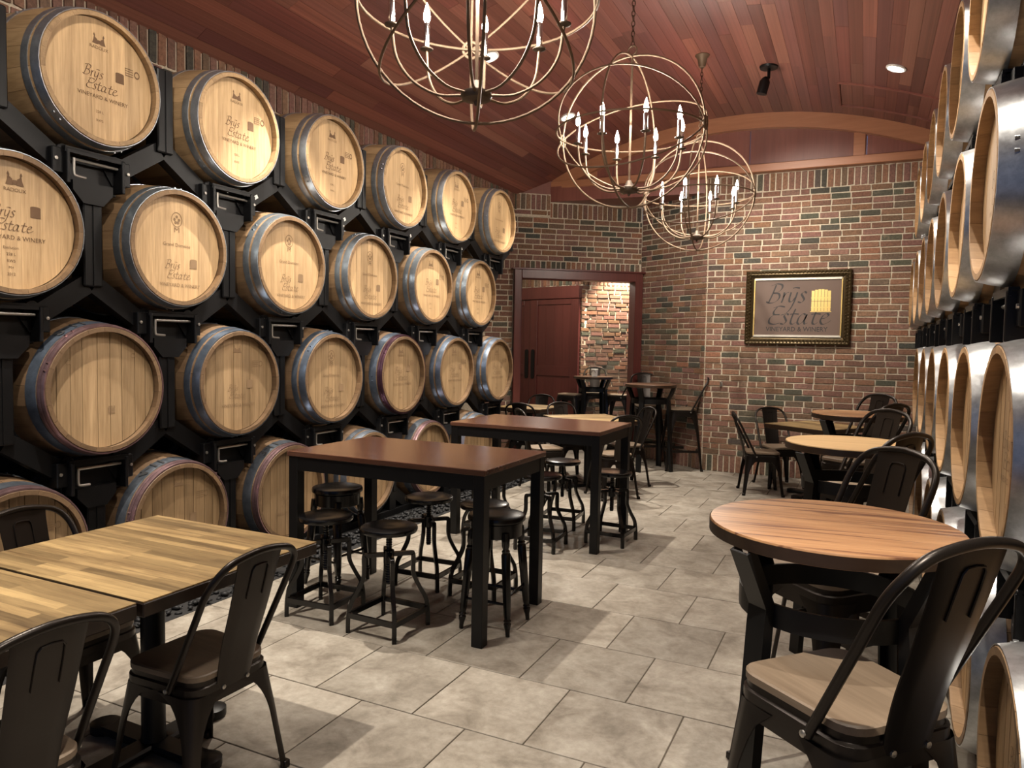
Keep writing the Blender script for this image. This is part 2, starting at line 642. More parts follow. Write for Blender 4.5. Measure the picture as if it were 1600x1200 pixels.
SCRIPT2 = [
    # E
    [(0.52, 0.70), (0.30, 0.73), (0.08, 0.66)], [(0.22, 0.70), (0.14, 0.52), (0.18, 0.40), (0.40, 0.39)],
    [(0.20, 0.40), (0.06, 0.25), (0.08, 0.06), (0.28, 0.00), (0.50, 0.05)],
    # s
    [(0.76, 0.38), (0.67, 0.42), (0.60, 0.34), (0.67, 0.23), (0.73, 0.12), (0.66, 0.01), (0.52, 0.03)],
    # t
    [(0.96, 0.62), (0.91, 0.30), (0.92, 0.06), (1.02, 0.01), (1.12, 0.08)], [(0.80, 0.40), (0.96, 0.42), (1.14, 0.41)],
    # a
    [(1.42, 0.38), (1.30, 0.42), (1.19, 0.28), (1.18, 0.08), (1.28, 0.01), (1.40, 0.14), (1.46, 0.38)], [(1.46, 0.40), (1.43, 0.14), (1.48, 0.02), (1.58, 0.06)],
    # t
    [(1.80, 0.62), (1.75, 0.30), (1.76, 0.06), (1.86, 0.01), (1.96, 0.08)], [(1.62, 0.40), (1.80, 0.42), (1.98, 0.41)],
    # e
    [(2.04, 0.22), (2.20, 0.26), (2.28, 0.36), (2.20, 0.43), (2.08, 0.34), (2.04, 0.14), (2.14, 0.01), (2.30, 0.05), (2.44, 0.16)],
]


def text_mesh(txt, size, bold=0.0):
    cu = bpy.data.curves.new('text', 'FONT')
    cu.body = txt
    cu.size = size
    cu.align_x = 'CENTER'
    cu.offset = bold
    cu.resolution_u = 2
    cu.fill_mode = 'FRONT'
    o = bpy.data.objects.new('text', cu)
    COL.objects.link(o)
    dg = bpy.context.evaluated_depsgraph_get()
    me = bpy.data.meshes.new_from_object(o.evaluated_get(dg))
    vs = [tuple(v.co) for v in me.vertices]
    fs = [tuple(p.vertices) for p in me.polygons]
    bpy.data.objects.remove(o)
    bpy.data.curves.remove(cu)
    bpy.data.meshes.remove(me)
    return vs, fs


def letter_block(mb, sc, tf, w=0.075, thin=0.016):
    """the two script words, about 2.5 units wide and 1.7 high, origin at the block's centre"""
    for st in SCRIPT:
        nib(mb, st, w, 30, thin, 0.26, 7, lambda x, y: tf((x - 1.25) * sc, (y + 0.14) * sc))
    for st in SCRIPT2:
        nib(mb, st, w, 30, thin, 0.26, 7, lambda x, y: tf((x - 1.05) * sc, (y - 0.72) * sc))


def emblem(mb, cx, cy, s, tf):
    """cooper's mark: two figures at a cask"""
    for sx in (-1, 1):
        poly = [(0.10, 0.0), (0.62, 0.0), (0.50, 0.35), (0.46, 0.62), (0.52, 0.72), (0.44, 0.92), (0.34, 0.72), (0.36, 0.55), (0.16, 0.42)]
        vs = [tf(cx + sx * x * s, cy + y * s) for x, y in poly]
        mb.add(vs, [tuple(range(len(vs))) if sx > 0 else tuple(range(len(vs)))[::-1]])
    vs = [tf(cx + x * s, cy + y * s) for x, y in ((-0.13, 0.05), (0.13, 0.05), (0.16, 0.2), (0.13, 0.36), (-0.13, 0.36), (-0.16, 0.2))]
    mb.add(vs, [tuple(range(6))])


# ------------------------------------------------------------------ floor
floor = struct('floor', MB().box((-2.1, 4.8, -0.055), (7.9, 14.0, 0.1)).mesh('floor', 'grout', False))
TS = 0.457
tile_mesh = [MB().box((0, 0, 0), (TS - 0.005, TS - 0.005, 0.012), bev=0.0015).mesh('tile', 'tile', False)]
FX0, FX1 = -3.03, 0.40
tx0, ty0 = -1.4731, 2.2517


def tile_piece(x0, x1, y0, y1):
    if x1 - x0 < 0.03 or y1 - y0 < 0.03:
        return
    if x1 - x0 > TS - 0.01 and y1 - y0 > TS - 0.01:
        me = tile_mesh[0]
    else:
        me = MB().box((0, 0, 0), (x1 - x0 - 0.005, y1 - y0 - 0.005, 0.012), bev=0.0015).mesh('tile', 'tile', False)
    put('tile', me, floor, ((x0 + x1) / 2, (y0 + y1) / 2, -0.006 + R.uniform(-0.0006, 0.0003)))


for r in range(-4, 21):
    y0 = ty0 + r * TS
    off = 0.2288 if r % 2 else 0.0
    for i in range(-10, 8):
        x0 = tx0 + off + i * TS
        lo = FX0 if y0 < 6.9 else -5.4
        if y0 > 8.4 and x0 > -1.0:
            continue
        hi = FX1 if y0 < 6.6 else 1.35
        a, b = max(x0, lo), min(x0 + TS, hi)
        tile_piece(a, b, y0, y0 + TS)


def pebbles(name, x0, x1, y0, y1, n, label):
    t = (1 + sqrt(5)) / 2
    iv = [Vector(p).normalized() for p in ((-1, t, 0), (1, t, 0), (-1, -t, 0), (1, -t, 0), (0, -1, t), (0, 1, t), (0, -1, -t), (0, 1, -t), (t, 0, -1), (t, 0, 1), (-t, 0, -1), (-t, 0, 1))]
    fi = [(0, 11, 5), (0, 5, 1), (0, 1, 7), (0, 7, 10), (0, 10, 11), (1, 5, 9), (5, 11, 4), (11, 10, 2), (10, 7, 6), (7, 1, 8), (3, 9, 4), (3, 4, 2), (3, 2, 6), (3, 6, 8), (3, 8, 9), (4, 9, 5), (2, 4, 11), (6, 2, 10), (8, 6, 7), (9, 8, 1)]
    mb = MB()
    for _ in range(n):
        a = R.uniform(0, pi)
        sx, sy, sz = R.uniform(0.012, 0.03), R.uniform(0.010, 0.022), R.uniform(0.007, 0.014)
        c = (R.uniform(x0, x1), R.uniform(y0, y1), R.uniform(0.0, 0.02))
        xr = -3.40 if x0 < 0 else 0.446 + 0.0101 * c[1]
        if abs(c[0] - xr) < (0.085 if x0 < 0 else 0.125):
            continue
        vs = []
        for p in iv:
            q = (p.x * sx, p.y * sy, p.z * sz)
            vs.append((c[0] + q[0] * cos(a) - q[1] * sin(a), c[1] + q[0] * sin(a) + q[1] * cos(a), c[2] + q[2]))
        mb.add(vs, fi)
    put('dark_bed_strip', MB().box(((x0 + x1) / 2, (y0 + y1) / 2, -0.002), (x1 - x0 + 0.03, y1 - y0 + 0.04, 0.004)).mesh('dark_bed_strip', 'void', False), floor)  # dark strip added under the pebbles for the shade between them
    o = put(name, mb.mesh(name, 'gravel', True, 60))
    tag(o, label, 'gravel')
    o['kind'] = 'stuff'


pebbles('pebble_bed', -3.75, -3.045, 0.6, 6.85, 3600, 'bed of dark pebbles under the left barrel rack')
pebbles('pebble_bed', 0.415, 1.1, 0.4, 6.4, 2600, 'bed of dark pebbles under the right barrel rack')

# ------------------------------------------------------------------ ceiling: a plank vault
CY0, CY1 = -1.2, 8.40
A0 = atan2(-4.25 - VXC, vault_z(-4.25) - VZC)
A1 = atan2(1.45 - VXC, vault_z(1.45) - VZC)
vs, fs = [], []
NA = 40
for i in range(NA + 1):
    a = A0 + (A1 - A0) * i / NA
    for rr in (VR + 0.012, VR + 0.08):
        for y in (CY0, CY1):
            vs.append((VXC + rr * sin(a), y, VZC + rr * cos(a)))
for i in range(NA):
    k = 4 * i
    fs += [(k, k + 4, k + 5, k + 1), (k + 2, k + 3, k + 7, k + 6), (k, k + 2, k + 6, k + 4), (k + 1, k + 5, k + 7, k + 3)]
ceiling = struct('ceiling', MB().add(vs, fs).mesh('ceiling', 'mahog'))
PW = 0.0975
plank_meshes = []
for i in range(14):
    t = R.random()
    g = R.random()
    base = [(0.185, 0.064, 0.050), (0.200, 0.072, 0.055), (0.160, 0.054, 0.044), (0.235, 0.090, 0.064), (0.140, 0.046, 0.038)][i % 5]
    c = tuple(v * R.uniform(0.9, 1.1) for v in base)
    plank_meshes.append(MB().box((0, 0, 0), (1, 1, 1), col=c).mesh('plank', 'plank', False))
nrow = int((A1 - A0) * VR / PW)
n_pl = 0
for i in range(nrow):
    a = A0 + (i + 0.5) * PW / VR
    x, z = VXC + VR * sin(a), VZC + VR * cos(a)
    y = 1.6 - R.uniform(0, 1.3)
    if x < -4.0 or x > 1.3:
        continue
    while y < CY1 - 0.02:
        ln = R.choice((1.3, 1.7, 2.1, 2.6)) * R.uniform(0.9, 1.1)
        y1 = min(y + ln, CY1)
        if CY1 - y1 < 0.3:
            y1 = CY1
        if n_pl < 300:
            put('plank', R.choice(plank_meshes), ceiling, (x, (y + y1) / 2, z), (0, a, 0), (PW - 0.0018, y1 - y - 0.002, 0.016 + R.uniform(0, 0.002)))
            n_pl += 1
        y = y1

# ------------------------------------------------------------------ brick walls
PAL = [(0.180, 0.095, 0.068), (0.200, 0.107, 0.077), (0.165, 0.092, 0.068), (0.215, 0.120, 0.086), (0.182, 0.112, 0.082), (0.145, 0.082, 0.062),
       (0.195, 0.122, 0.090), (0.225, 0.112, 0.078), (0.080, 0.073, 0.058), (0.068, 0.064, 0.053), (0.100, 0.087, 0.068), (0.138, 0.090, 0.070)]
WGT = [4, 4, 4, 3, 4, 3, 3, 2, 1.9, 1.6, 1.6, 2.4]
BRICK_VARIANTS = []
for c in PAL:
    row = []
    for k in range(3):
        b = MB().box((0, 0, 0), (1, 1, 1), col=tuple(v * R.uniform(0.9, 1.1) for v in c), bev=0.035)
        b.v = [(x + R.uniform(-0.012, 0.012), y, z + R.uniform(-0.035, 0.035)) for x, y, z in b.v]
        row.append((b, b.mesh('brick', 'brick', False)))
    BRICK_VARIANTS.append(row)


class Path:
    def __init__(self, pts):
        self.p = [Vector((x, y)) for x, y in pts]
        self.l = [0.0]
        for a, b in zip(self.p, self.p[1:]):
            self.l.append(self.l[-1] + (b - a).length)
        self.len = self.l[-1]

    def at(self, s):
        s = max(0, min(self.len, s))
        for i in range(len(self.p) - 1):
            if s <= self.l[i + 1] + 1e-9:
                t = (self.p[i + 1] - self.p[i]) / (self.l[i + 1] - self.l[i])
                return self.p[i] + t * (s - self.l[i]), t
        return self.p[-1], t


def wall_slab(name, path, z0, z1, mat='mortar', thick=0.10, holes=(), back=0.006, zf=None):
    """mortar body behind the bricks; HOLES are (s0, s1, z0, z1)"""
    mb = MB()
    ss = sorted(set([0.0, path.len] + [l for l in path.l] + [h for q in holes for h in q[:2] if 0 < h < path.len]))
    for a, b in zip(ss, ss[1:]):
        if b - a < 1e-6:
            continue
        spans = [(z0, z1)]
        for (h0, h1, hz0, hz1) in holes:
            if a >= h0 - 1e-6 and b <= h1 + 1e-6:
                spans = [(u, w) for (u, w) in ((z0, hz0), (hz1, z1)) if w - u > 1e-3]
        pa, ta = path.at(a + 1e-5)
        pb, _ = path.at(b)
        pa, _ = path.at(a)
        n = Vector((ta.y, -ta.x))
        for (u, w) in spans:
            q = []
            for d in (-back, -back - thick):
                q += [(*(pa + n * d), u), (*(pb + n * d), u), (*(pb + n * d), w), (*(pa + n * d), w)]
            mb.add(q, [(0, 1, 2, 3), (5, 4, 7, 6), (4, 0, 3, 7), (1, 5, 6, 2), (3, 2, 6, 7), (4, 5, 1, 0)])
    return struct(name, mb.mesh(name, mat, False))


def lay(parent, path, bands, holes=(), limit=300, deep=0.03, rough=0.004, skip=None, gap=0.0135, BL=0.192):
    """BANDS: (kind, z0, z1); 'run' = stretcher courses, 'soldier' = upright bricks"""
    out = []
    for kind, z0, z1 in bands:
        if kind == 'run':
            k = max(1, round((z1 - z0) / 0.0645))
            h = (z1 - z0) / k
            rows = [(z0 + i * h, z0 + (i + 1) * h, BL, (0.5 * BL if i % 2 else 0.0)) for i in range(k)]
        else:
            rows = [(z0, z1, 0.0635, 0.0)]
        for (u, w, bl, off) in rows:
            s = -off - R.uniform(0, 0.02)
            while s < path.len:
                l = bl * (R.choice((1, 1, 1, 1, 1, 0.5, 1.03)) if kind == 'run' else R.uniform(0.95, 1.05))
                a, b = max(0.0, s), min(path.len, s + l)
                s += l
                segs = [(a, b)]
                for (h0, h1, hz0, hz1) in holes:
                    if w > hz0 + 0.01 and u < hz1 - 0.01:
                        ns = []
                        for (p, q) in segs:
                            if q <= h0 or p >= h1:
                                ns.append((p, q))
                            else:
                                if p < h0:
                                    ns.append((p, h0))
                                if q > h1:
                                    ns.append((h1, q))
                        segs = ns
                for (p, q) in segs:
                    if q - p < gap + 0.012:
                        continue
                    c, t = path.at((p + q) / 2)
                    if skip and skip(c.x, c.y, (u + w) / 2):
                        continue
                    n = Vector((t.y, -t.x))
                    pr = R.uniform(-rough, rough)
                    out.append((c + n * (pr - deep / 2 + 0.004), (u + w) / 2, atan2(t.y, t.x), q - p - gap, w - u - gap))
    out.sort(key=lambda e: e[0].x ** 2 + e[0].y ** 2 + (e[1] - CAM_H) ** 2)
    rest = MB()
    for i, (c, z, a, l, h) in enumerate(out):
        mbv, me = R.choice(R.choices(BRICK_VARIANTS, WGT)[0])
        tilt = R.uniform(-0.012, 0.012)
        if i < limit:
            put('brick', me, parent, (c.x, c.y, z), (0, tilt, a), (l, deep, h))
        else:
            ca, sa = cos(a), sin(a)
            vs = []
            for (x, y, zz) in mbv.v:
                x, y, zz = x * l, y * deep, zz * h
                vs.append((c.x + x * ca - y * sa, c.y + x * sa + y * ca, z + zz))
            rest.add(vs, mbv.f, mbv.c[0])
    if rest.v:
        o = put('brickwork', rest.mesh('brickwork', 'brick', False), parent)
        o['kind'] = 'stuff'


WT = 3.275
pb = Path([(-1.62, 8.39), (1.40, 8.39)])
wall_back = wall_slab('wall_back', pb, 0, WT + 0.02)
lay(wall_back, pb, [('soldier', 0.0, 0.19), ('run', 0.19, 3.085), ('soldier', 3.085, WT)], skip=lambda x, y, z: x > 1.2)

pd = Path([(-2.555, 9.0), (-2.2, 8.775), (-1.95, 8.615), (-1.80, 8.515), (-1.72, 8.455), (-1.66, 8.41), (-1.625, 8.392)])
wall_diag = wall_slab('wall_diagonal', pd, 0, WT + 0.02)
lay(wall_diag, pd, [('soldier', 0.0, 0.19), ('run', 0.19, 3.085), ('soldier', 3.085, WT)], rough=0.005)

DT, DN = Vector((0.8, 0.6)), Vector((0.6, -0.8))
D0 = Vector((-2.555, 9.0))
pe = Path([tuple(D0 - DT * 2.35), tuple(D0)])
SE = 2.35
DO0, DO1, DOZ = SE - 1.63, SE - 0.0, 2.295      # outer edge of the timber frame
wall_ent = wall_slab('wall_entrance', pe, 0, 3.13, holes=[(DO0 + 0.02, DO1 - 0.001, 0, DOZ - 0.02)])
lay(wall_ent, pe, [('run', 0.0, 2.30), ('soldier', 2.30, 2.41), ('run', 2.41, 2.93), ('soldier', 2.93, 3.11)], holes=[(DO0, DO1, 0, DOZ)],
    skip=lambda x, y, z: x < -4.15)
# short raised piece of brick beside the left wall
pe2 = Path([tuple(D0 - DT * 2.0 + DN * 0.03), tuple(D0 - DT * 1.19 + DN * 0.03)])
wall_pier = wall_slab('wall_pier', pe2, 2.93, 3.205, thick=0.05)
lay(wall_pier, pe2, [('run', 2.95, 3.01), ('soldier', 3.01, 3.20)])

pl = Path([(-3.83, 1.0), (-3.83, 8.02)])
wall_left = wall_slab('wall_left', pl, 2.95, 3.30, thick=0.12)
lay(wall_left, pl, [('run', 2.95, 3.0), ('soldier', 3.0, 3.195)])
struct('wall_niche', MB().box((-4.40, 4.0, 1.65), (0.1, 9.6, 3.3)).mesh('wall_niche', 'void', False))  # near-black colour stands in for the dark behind the barrels
struct('wall_right', MB().box((1.42, 3.6, 1.65), (0.1, 9.6, 3.4)).mesh('wall_right', 'mortar', False))

# entrance frame, passage beyond, double door
def on_ent(t, d, z):
    p = D0 + DT * t + DN * d
    return (p.x, p.y, z)


MZ = Matrix.Rotation(atan2(0.6, 0.8), 3, 'Z')
fr = MB()
fr.box(on_ent(-1.585, -0.02, DOZ / 2), (0.09, 0.22, DOZ), MZ, bev=0.006)
fr.box(on_ent(-0.055, -0.02, DOZ / 2), (0.10, 0.22, DOZ), MZ, bev=0.006)
fr.box(on_ent(-0.82, -0.02, DOZ - 0.055), (1.44, 0.22, 0.11), MZ, bev=0.006)
fr.box(on_ent(-0.82, 0.06, DOZ + 0.004), (1.68, 0.10, 0.02), MZ, bev=0.004)
struct('trim_1', fr.mesh('trim_1', 'door', False))

pp = Path([(-5.85, 11.108), (-3.90, 10.53), (-3.84, 10.66), (-3.22, 11.08), (-2.45, 11.6)])
wall_pas = wall_slab('wall_passage', pp, 0, 3.0, back=0.012)
dl = (Vector((-3.90, 10.53)) - Vector((-5.85, 11.108))).length
lay(wall_pas, pp, [('run', 0.0, 2.31), ('soldier', 2.31, 2.50), ('run', 2.50, 2.9)], holes=[(-0.1, dl - 0.01, 0, 2.305)], rough=0.008, deep=0.045, gap=0.0155)
struct('wall_passage_side', MB().box((-5.6, 9.4, 1.5), (0.08, 3.4, 3.0)).mesh('wall_passage_side', 'mortar', False))
struct('ceiling_passage', MB().prism([(-4.55, 7.85), (-2.45, 9.40), (-2.3, 11.7), (-6.0, 11.4)], 2.95, 3.01).mesh('ceiling_passage', 'whitewall', False))
# the double door leans on that wall
dd = (Vector((-3.90, 10.53)) - Vector((-5.85, 11.108))).normalized()
da = atan2(dd.y, dd.x)
dn = Vector((dd.y, -dd.x))
door = put('door_1', None)
door['kind'] = 'structure'
door.location = (-3.90, 10.53, 0)
door.rotation_euler = (0, 0, da)
# local: x along the wall (negative = left), y behind
put('header', MB().box((-0.975, -0.035, 2.205), (1.95, 0.09, 0.19), bev=0.006).mesh('header', 'door', False), door)
for k, (x0, x1) in enumerate(((-1.95, -0.979), (-0.975, -0.005))):
    yb = -0.02 - (0.028 if k else 0)
    w = x1 - x0
    mb = MB()
    st = 0.15
    mb.box((x0 + st / 2, yb, 1.055), (st, 0.045, 2.09), bev=0.004)
    mb.box((x1 - st / 2, yb, 1.055), (st, 0.045, 2.09), bev=0.004)
    for z0, z1 in ((0.01, 0.20), (0.91, 1.07), (2.02, 2.10)):
        mb.box(((x0 + x1) / 2, yb, (z0 + z1) / 2), (w - 2 * st, 0.045, z1 - z0), bev=0.004)
    leaf = put('door_leaf', mb.mesh('door_leaf', 'door', False), door)
    nb = 4
    for z0, z1 in ((0.20, 0.91), (1.07, 2.02)):
        for i in range(nb):
            a = x0 + st + (w - 2 * st) * i / nb
            b = x0 + st + (w - 2 * st) * (i + 1) / nb
            put('panel', MB().box(((a + b) / 2, yb + 0.006, (z0 + z1) / 2), (b - a - 0.002, 0.02, z1 - z0)).mesh('panel', 'door', False), leaf)
    hx = x1 - 0.075 if k == 0 else x0 + 0.075
    prof = [(hx + 0.035 * cos(radians(q)), 1.28 + 0.035 * sin(radians(q))) for q in range(0, 181, 20)] + \
           [(hx + 0.035 * cos(radians(q)), 0.88 + 0.035 * sin(radians(q))) for q in range(180, 361, 20)]
    me = MB().prism([(p[0], p[1]) for p in prof], yb - 0.034, yb - 0.022, Matrix(((1, 0, 0), (0, 0, 1), (0, 1, 0)))).mesh('handle', 'blackmat', False)
    h = put('handle', me, leaf)
    h['label'] = 'black oblong pull plate'

# arch of timber over the back wall with its panelling
def arch_band(y0, y1, w, zoff=0.0):
    mb = MB()
    n = 36
    xa, xb = -3.68, 1.40
    vs = []
    for i in range(n + 1):
        x = xa + (xb - xa) * i / n
        z = vault_z(x) + 0.006
        for y in (y0, y1):
            vs += [(x, y, z), (x, y, z - w)]
    fs = []
    for i in range(n):
        k = 4 * i
        fs += [(k, k + 4, k + 5, k + 1), (k + 2, k + 3, k + 7, k + 6), (k + 1, k + 5, k + 7, k + 3), (k, k + 2, k + 6, k + 4)]
    fs += [(0, 1, 3, 2), (4 * n, 4 * n + 2, 4 * n + 3, 4 * n + 1)]
    return mb.add(vs, fs)


struct('trim_2', arch_band(8.30, 8.43, 0.17).mesh('trim_2', 'arch'))
struct('trim_3', MB().box((-1.10, 8.35, WT + 0.045), (5.0, 0.12, 0.085), bev=0.006).mesh('trim_3', 'arch', False))
tym = put('wall_tympanum', None)
tym['kind'] = 'structure'
xs = [-3.55, -2.75, -1.98, -1.205, -0.06, 0.55, 1.38]
for a, b in zip(xs, xs[1:]):
    n = 8
    poly = [(a + 0.003, WT + 0.10)] + [(b - 0.003, WT + 0.10)] + [(b - 0.003 + (a - b + 0.006) * i / n, vault_z(b + (a - b) * i / n) - 0.15) for i in range(n + 1)]
    if min(p[1] for p in poly) < WT + 0.02:
        poly = [(p[0], max(p[1], WT + 0.10)) for p in poly]
    put('panel', MB().prism(poly, -8.40, -8.372, Matrix(((1, 0, 0), (0, 0, -1), (0, 1, 0)))).mesh('panel', 'mahog', False), tym)
for x in (-0.13, -3.0):
    put('stile', MB().box((x, 8.368, 3.55 if x > -1 else 3.45), (0.11, 0.02, 0.42 if x > -1 else 0.12), bev=0.003).mesh('stile', 'arch', False), tym)
# underside of the timber where the wall steps back
struct('trim_4', MB().prism([(-3.62, 8.42), (-3.5, 8.28), (-1.60, 8.42), (-2.5, 9.05)], 3.12, 3.30).mesh('trim_4', 'mahog', False))
struct('trim_5', MB().prism([(-3.93, 7.97), (-3.45, 8.33), (-3.5, 8.42), (-4.0, 8.05)], 3.20, 3.50).mesh('trim_5', 'mahog', False))

# raised opening in the ceiling near the right rack (a framed timber pocket)
bx = put('trim_6', None)
bx['kind'] = 'structure'


def ceil_strip(x0, x1, y, w, h, mat, nm):
    pts = [(x0 + (x1 - x0) * i / 10, y, vault_z(x0 + (x1 - x0) * i / 10) - h / 2) for i in range(11)]
    put(nm, MB().bar(pts, w, h).mesh(nm, mat, False), bx)


ceil_strip(-0.31, 0.9, 7.33, 0.02, 0.022, 'mahog', 'frame_rail')
ceil_strip(-0.31, 0.9, 8.00, 0.02, 0.022, 'mahog', 'frame_rail')
put('frame_stile', MB().box((-0.31, 7.665, vault_z(-0.31) - 0.011), (0.02, 0.65, 0.022)).mesh('frame_stile', 'mahog', False), bx)

# ------------------------------------------------------------------ ceiling fittings
def fitting_rot(x):
    return (0, atan2(x - VXC, vault_z(x) - VZC), 0)


def downlight(x, y, label):
    z = vault_z(x) - 0.014
    t = thing('recessed_downlight', label, 'downlight', (x, y, z), 0, None)
    t.rotation_euler = fitting_rot(x)
    put('trim_ring', MB().lathe([(0.078, 0.004), (0.078, -0.006), (0.066, -0.010), (0.060, -0.004), (0.060, 0.004)], 28, capb=False, capt=False).mesh('trim_ring', 'white'), t)
    put('lens', MB().lathe([(0.060, -0.003), (0.03, -0.005), (0.001, -0.0055)], 24).mesh('lens', 'disc'), t)


downlight(-2.78, 5.27, 'round white recessed light in the ceiling behind the nearest orb chandelier')
downlight(-2.77, 6.95, 'round white recessed light in the ceiling left of the middle orb chandelier')
downlight(0.14, 6.79, 'round white recessed light in the ceiling near the right barrels')

x, y = -0.86, 6.93
t = thing('ceiling_spotlight', 'small black adjustable spotlight on the plank ceiling', 'spotlight', (x, y, vault_z(x) - 0.01))
put('mount_plate', MB().lathe([(0.01, -0.022), (0.075, -0.018), (0.082, 0.0)], 24).mesh('mount_plate', 'blackmat'), t)
put('stem', MB().tube([(0, 0, -0.015), (0.0, 0, -0.10), (-0.015, -0.02, -0.12)], 0.014, 8).mesh('stem', 'blackmat'), t)
mm = Matrix.Translation((-0.035, -0.03, -0.17)) @ Matrix.Rotation(radians(14), 4, 'Y')
put('lamp_head', MB().lathe([(0.040, -0.075), (0.045, -0.075), (0.045, 0.03), (0.03, 0.06), (0.012, 0.075)], 20, mm).mesh('lamp_head', 'blackmat'), t)

# ------------------------------------------------------------------ orb chandeliers
OR = 0.47


def hoop(axis_u, axis_v, r, n=56):
    u, v = Vector(axis_u), Vector(axis_v)
    return [u * (r * cos(2 * pi * i / n)) + v * (r * sin(2 * pi * i / n)) for i in range(n)]


def make_chandelier():
    t = put('orb_chandelier', None)
    X, Y, Z = Vector((1, 0, 0)), Vector((0, 1, 0)), Vector((0, 0, 1))
    for u, v, rr in ((X, Z, OR), (Y, Z, OR * 0.985), (X, Y, OR * 0.99)):
        put('hoop', MB().tube(hoop(u, v, rr), 0.0062, 8, True).mesh('hoop', 'bronze'), t)
    for a in (38, -38):
        v = Y * cos(radians(a)) + Z * sin(radians(a))
        put('hoop', MB().tube(hoop(X, v, OR * 1.005), 0.0055, 8, True, up=(1, 0, 0)).mesh('hoop', 'bronze'), t)
    for s in (-1, 1):
        put('connector_ring', MB().tube([(s * (OR + 0.002), 0.036 * cos(q * pi / 12), 0.036 * sin(q * pi / 12)) for q in range(24)], 0.0075, 8, True, up=(1, 0, 0)).mesh('connector_ring', 'bronze'), t)
    put('rod', MB().tube([(0, 0, -0.36), (0, 0, OR)], 0.007, 10).mesh('rod', 'bronze'), t)
    put('hub', MB().lathe([(0.006, -0.395), (0.012, -0.38), (0.055, -0.372), (0.062, -0.36), (0.060, -0.345), (0.03, -0.335), (0.014, -0.30)], 20).mesh('hub', 'hub'), t)
    put('top_loop', MB().tube([(0.028 * cos(q * pi / 10), 0, OR + 0.034 + 0.028 * sin(q * pi / 10)) for q in range(20)], 0.005, 8, True, up=(0, 1, 0)).mesh('top_loop', 'bronze'), t)
    arm = MB().tube(smooth_path([(0.05, 0, -0.355), (0.15, 0, -0.352), (0.25, 0, -0.30), (0.315, 0, -0.21), (0.335, 0, -0.09)], 5), 0.0062, 8).mesh('arm', 'bronze')
    cup = MB().lathe([(0.008, -0.095), (0.027, -0.088), (0.028, -0.083), (0.012, -0.080)], 16).mesh('drip_cup', 'hub')
    slv = MB().lathe([(0.0125, -0.083), (0.0125, 0.015), (0.010, 0.022)], 14).mesh('candle_sleeve', 'sleeve')
    blb = MB().lathe([(0.007, 0.020), (0.0135, 0.036), (0.0150, 0.050), (0.011, 0.072), (0.005, 0.094), (0.001, 0.106)], 12).mesh('bulb', 'bulb')
    for i in range(8):
        a = 2 * pi * (i + 0.8) / 8
        ao = put('arm', arm, t, rot=(0, 0, a))
        for nm, me in (('drip_cup', cup), ('candle_sleeve', slv), ('bulb', blb)):
            put(nm, me, ao, (0.335, 0, 0))
    return t


ch0 = make_chandelier()
CH = [(-1.40, 2.55, radians(-58), 'large orb chandelier of iron hoops with lit candles, nearest, cut off by the picture top'),
      (-1.38, 4.53, radians(-4), 'orb chandelier of iron hoops with lit candles, middle of the three in the row'),
      (-1.36, 6.51, radians(2), 'orb chandelier of iron hoops with lit candles, farthest, in front of the brick corner')]
for i, (x, y, a, lab) in enumerate(CH):
    if i == 0:
        c = tag(ch0, lab, 'chandelier', 'orb chandeliers hanging in a row')
        c.location, c.rotation_euler = (x, y, 2.705), (0, 0, a)
    else:
        c = dup(ch0, (x, y, 2.705 + (0.025 if i == 1 else 0)), a, lab)
    # chain and canopy of this one
    zc = vault_z(x)
    z0 = c.location.z + OR + 0.058
    lk = MB()
    k = 0
    z = 0.0
    H = zc - 0.07 - z0
    while z < H:
        q = [(0.011 * cos(w * pi / 5), 0, z + 0.016 + 0.020 * sin(w * pi / 5)) for w in range(10)]
        if k % 2:
            q = [(0, p[0], p[2]) for p in q]
        lk.tube(q, 0.003, 5, True, up=(0, 1, 0) if k % 2 == 0 else (1, 0, 0))
        z += 0.031
        k += 1
    put('chain', lk.mesh('chain', 'bronze'), c, (0, 0, OR + 0.055))
    put('ceiling_cup', MB().lathe([(0.016, -0.105), (0.028, -0.10), (0.042, -0.03), (0.062, -0.005), (0.062, 0.0)], 20).mesh('ceiling_cup', 'bronze'), c, (0, 0, zc - c.location.z - 0.008))
    lamp('chandelier_glow', 'POINT', (x, y, c.location.z + 0.05), 30, (1.0, 0.90, 0.78), 0.16)

# ------------------------------------------------------------------ barrels
BR, BB, BLEN = 0.300, 0.352, 0.90
NST = 22


def prof_r(x):          # x from 0 (front) to BLEN (back)
    q = 2 * x / BLEN - 1
    return BR + (BB - BR) * (1 - q * q) ** 0.92 if abs(q) < 1 else BR


def make_stave():
    mb = MB()
    w = 2 * pi / NST - 0.0035
    xs = [0, 0.012, 0.1, 0.2, 0.325, 0.45, 0.575, 0.7, 0.8, 0.888, 0.9]
    vs = []
    for x in xs:
        ro = prof_r(x) - (0.004 if x in (0, 0.9) else 0)
        ri = ro - (0.020 if x in (0, 0.9) else 0.027)
        for r_, a in ((ro, -w / 2), (ro, 0), (ro, w / 2), (ri, w / 2), (ri, 0), (ri, -w / 2)):
            vs.append((-x, r_ * sin(a), r_ * cos(a)))
    fs = []
    for i in range(len(xs) - 1):
        for k in range(6):
            j = (k + 1) % 6
            fs.append((i * 6 + k, i * 6 + j, (i + 1) * 6 + j, (i + 1) * 6 + k))
    fs += [tuple(range(6))[::-1], tuple((len(xs) - 1) * 6 + k for k in range(6))]
    return mb.add(vs, fs).mesh('stave', 'stave', True, 30)


STAVE = make_stave()


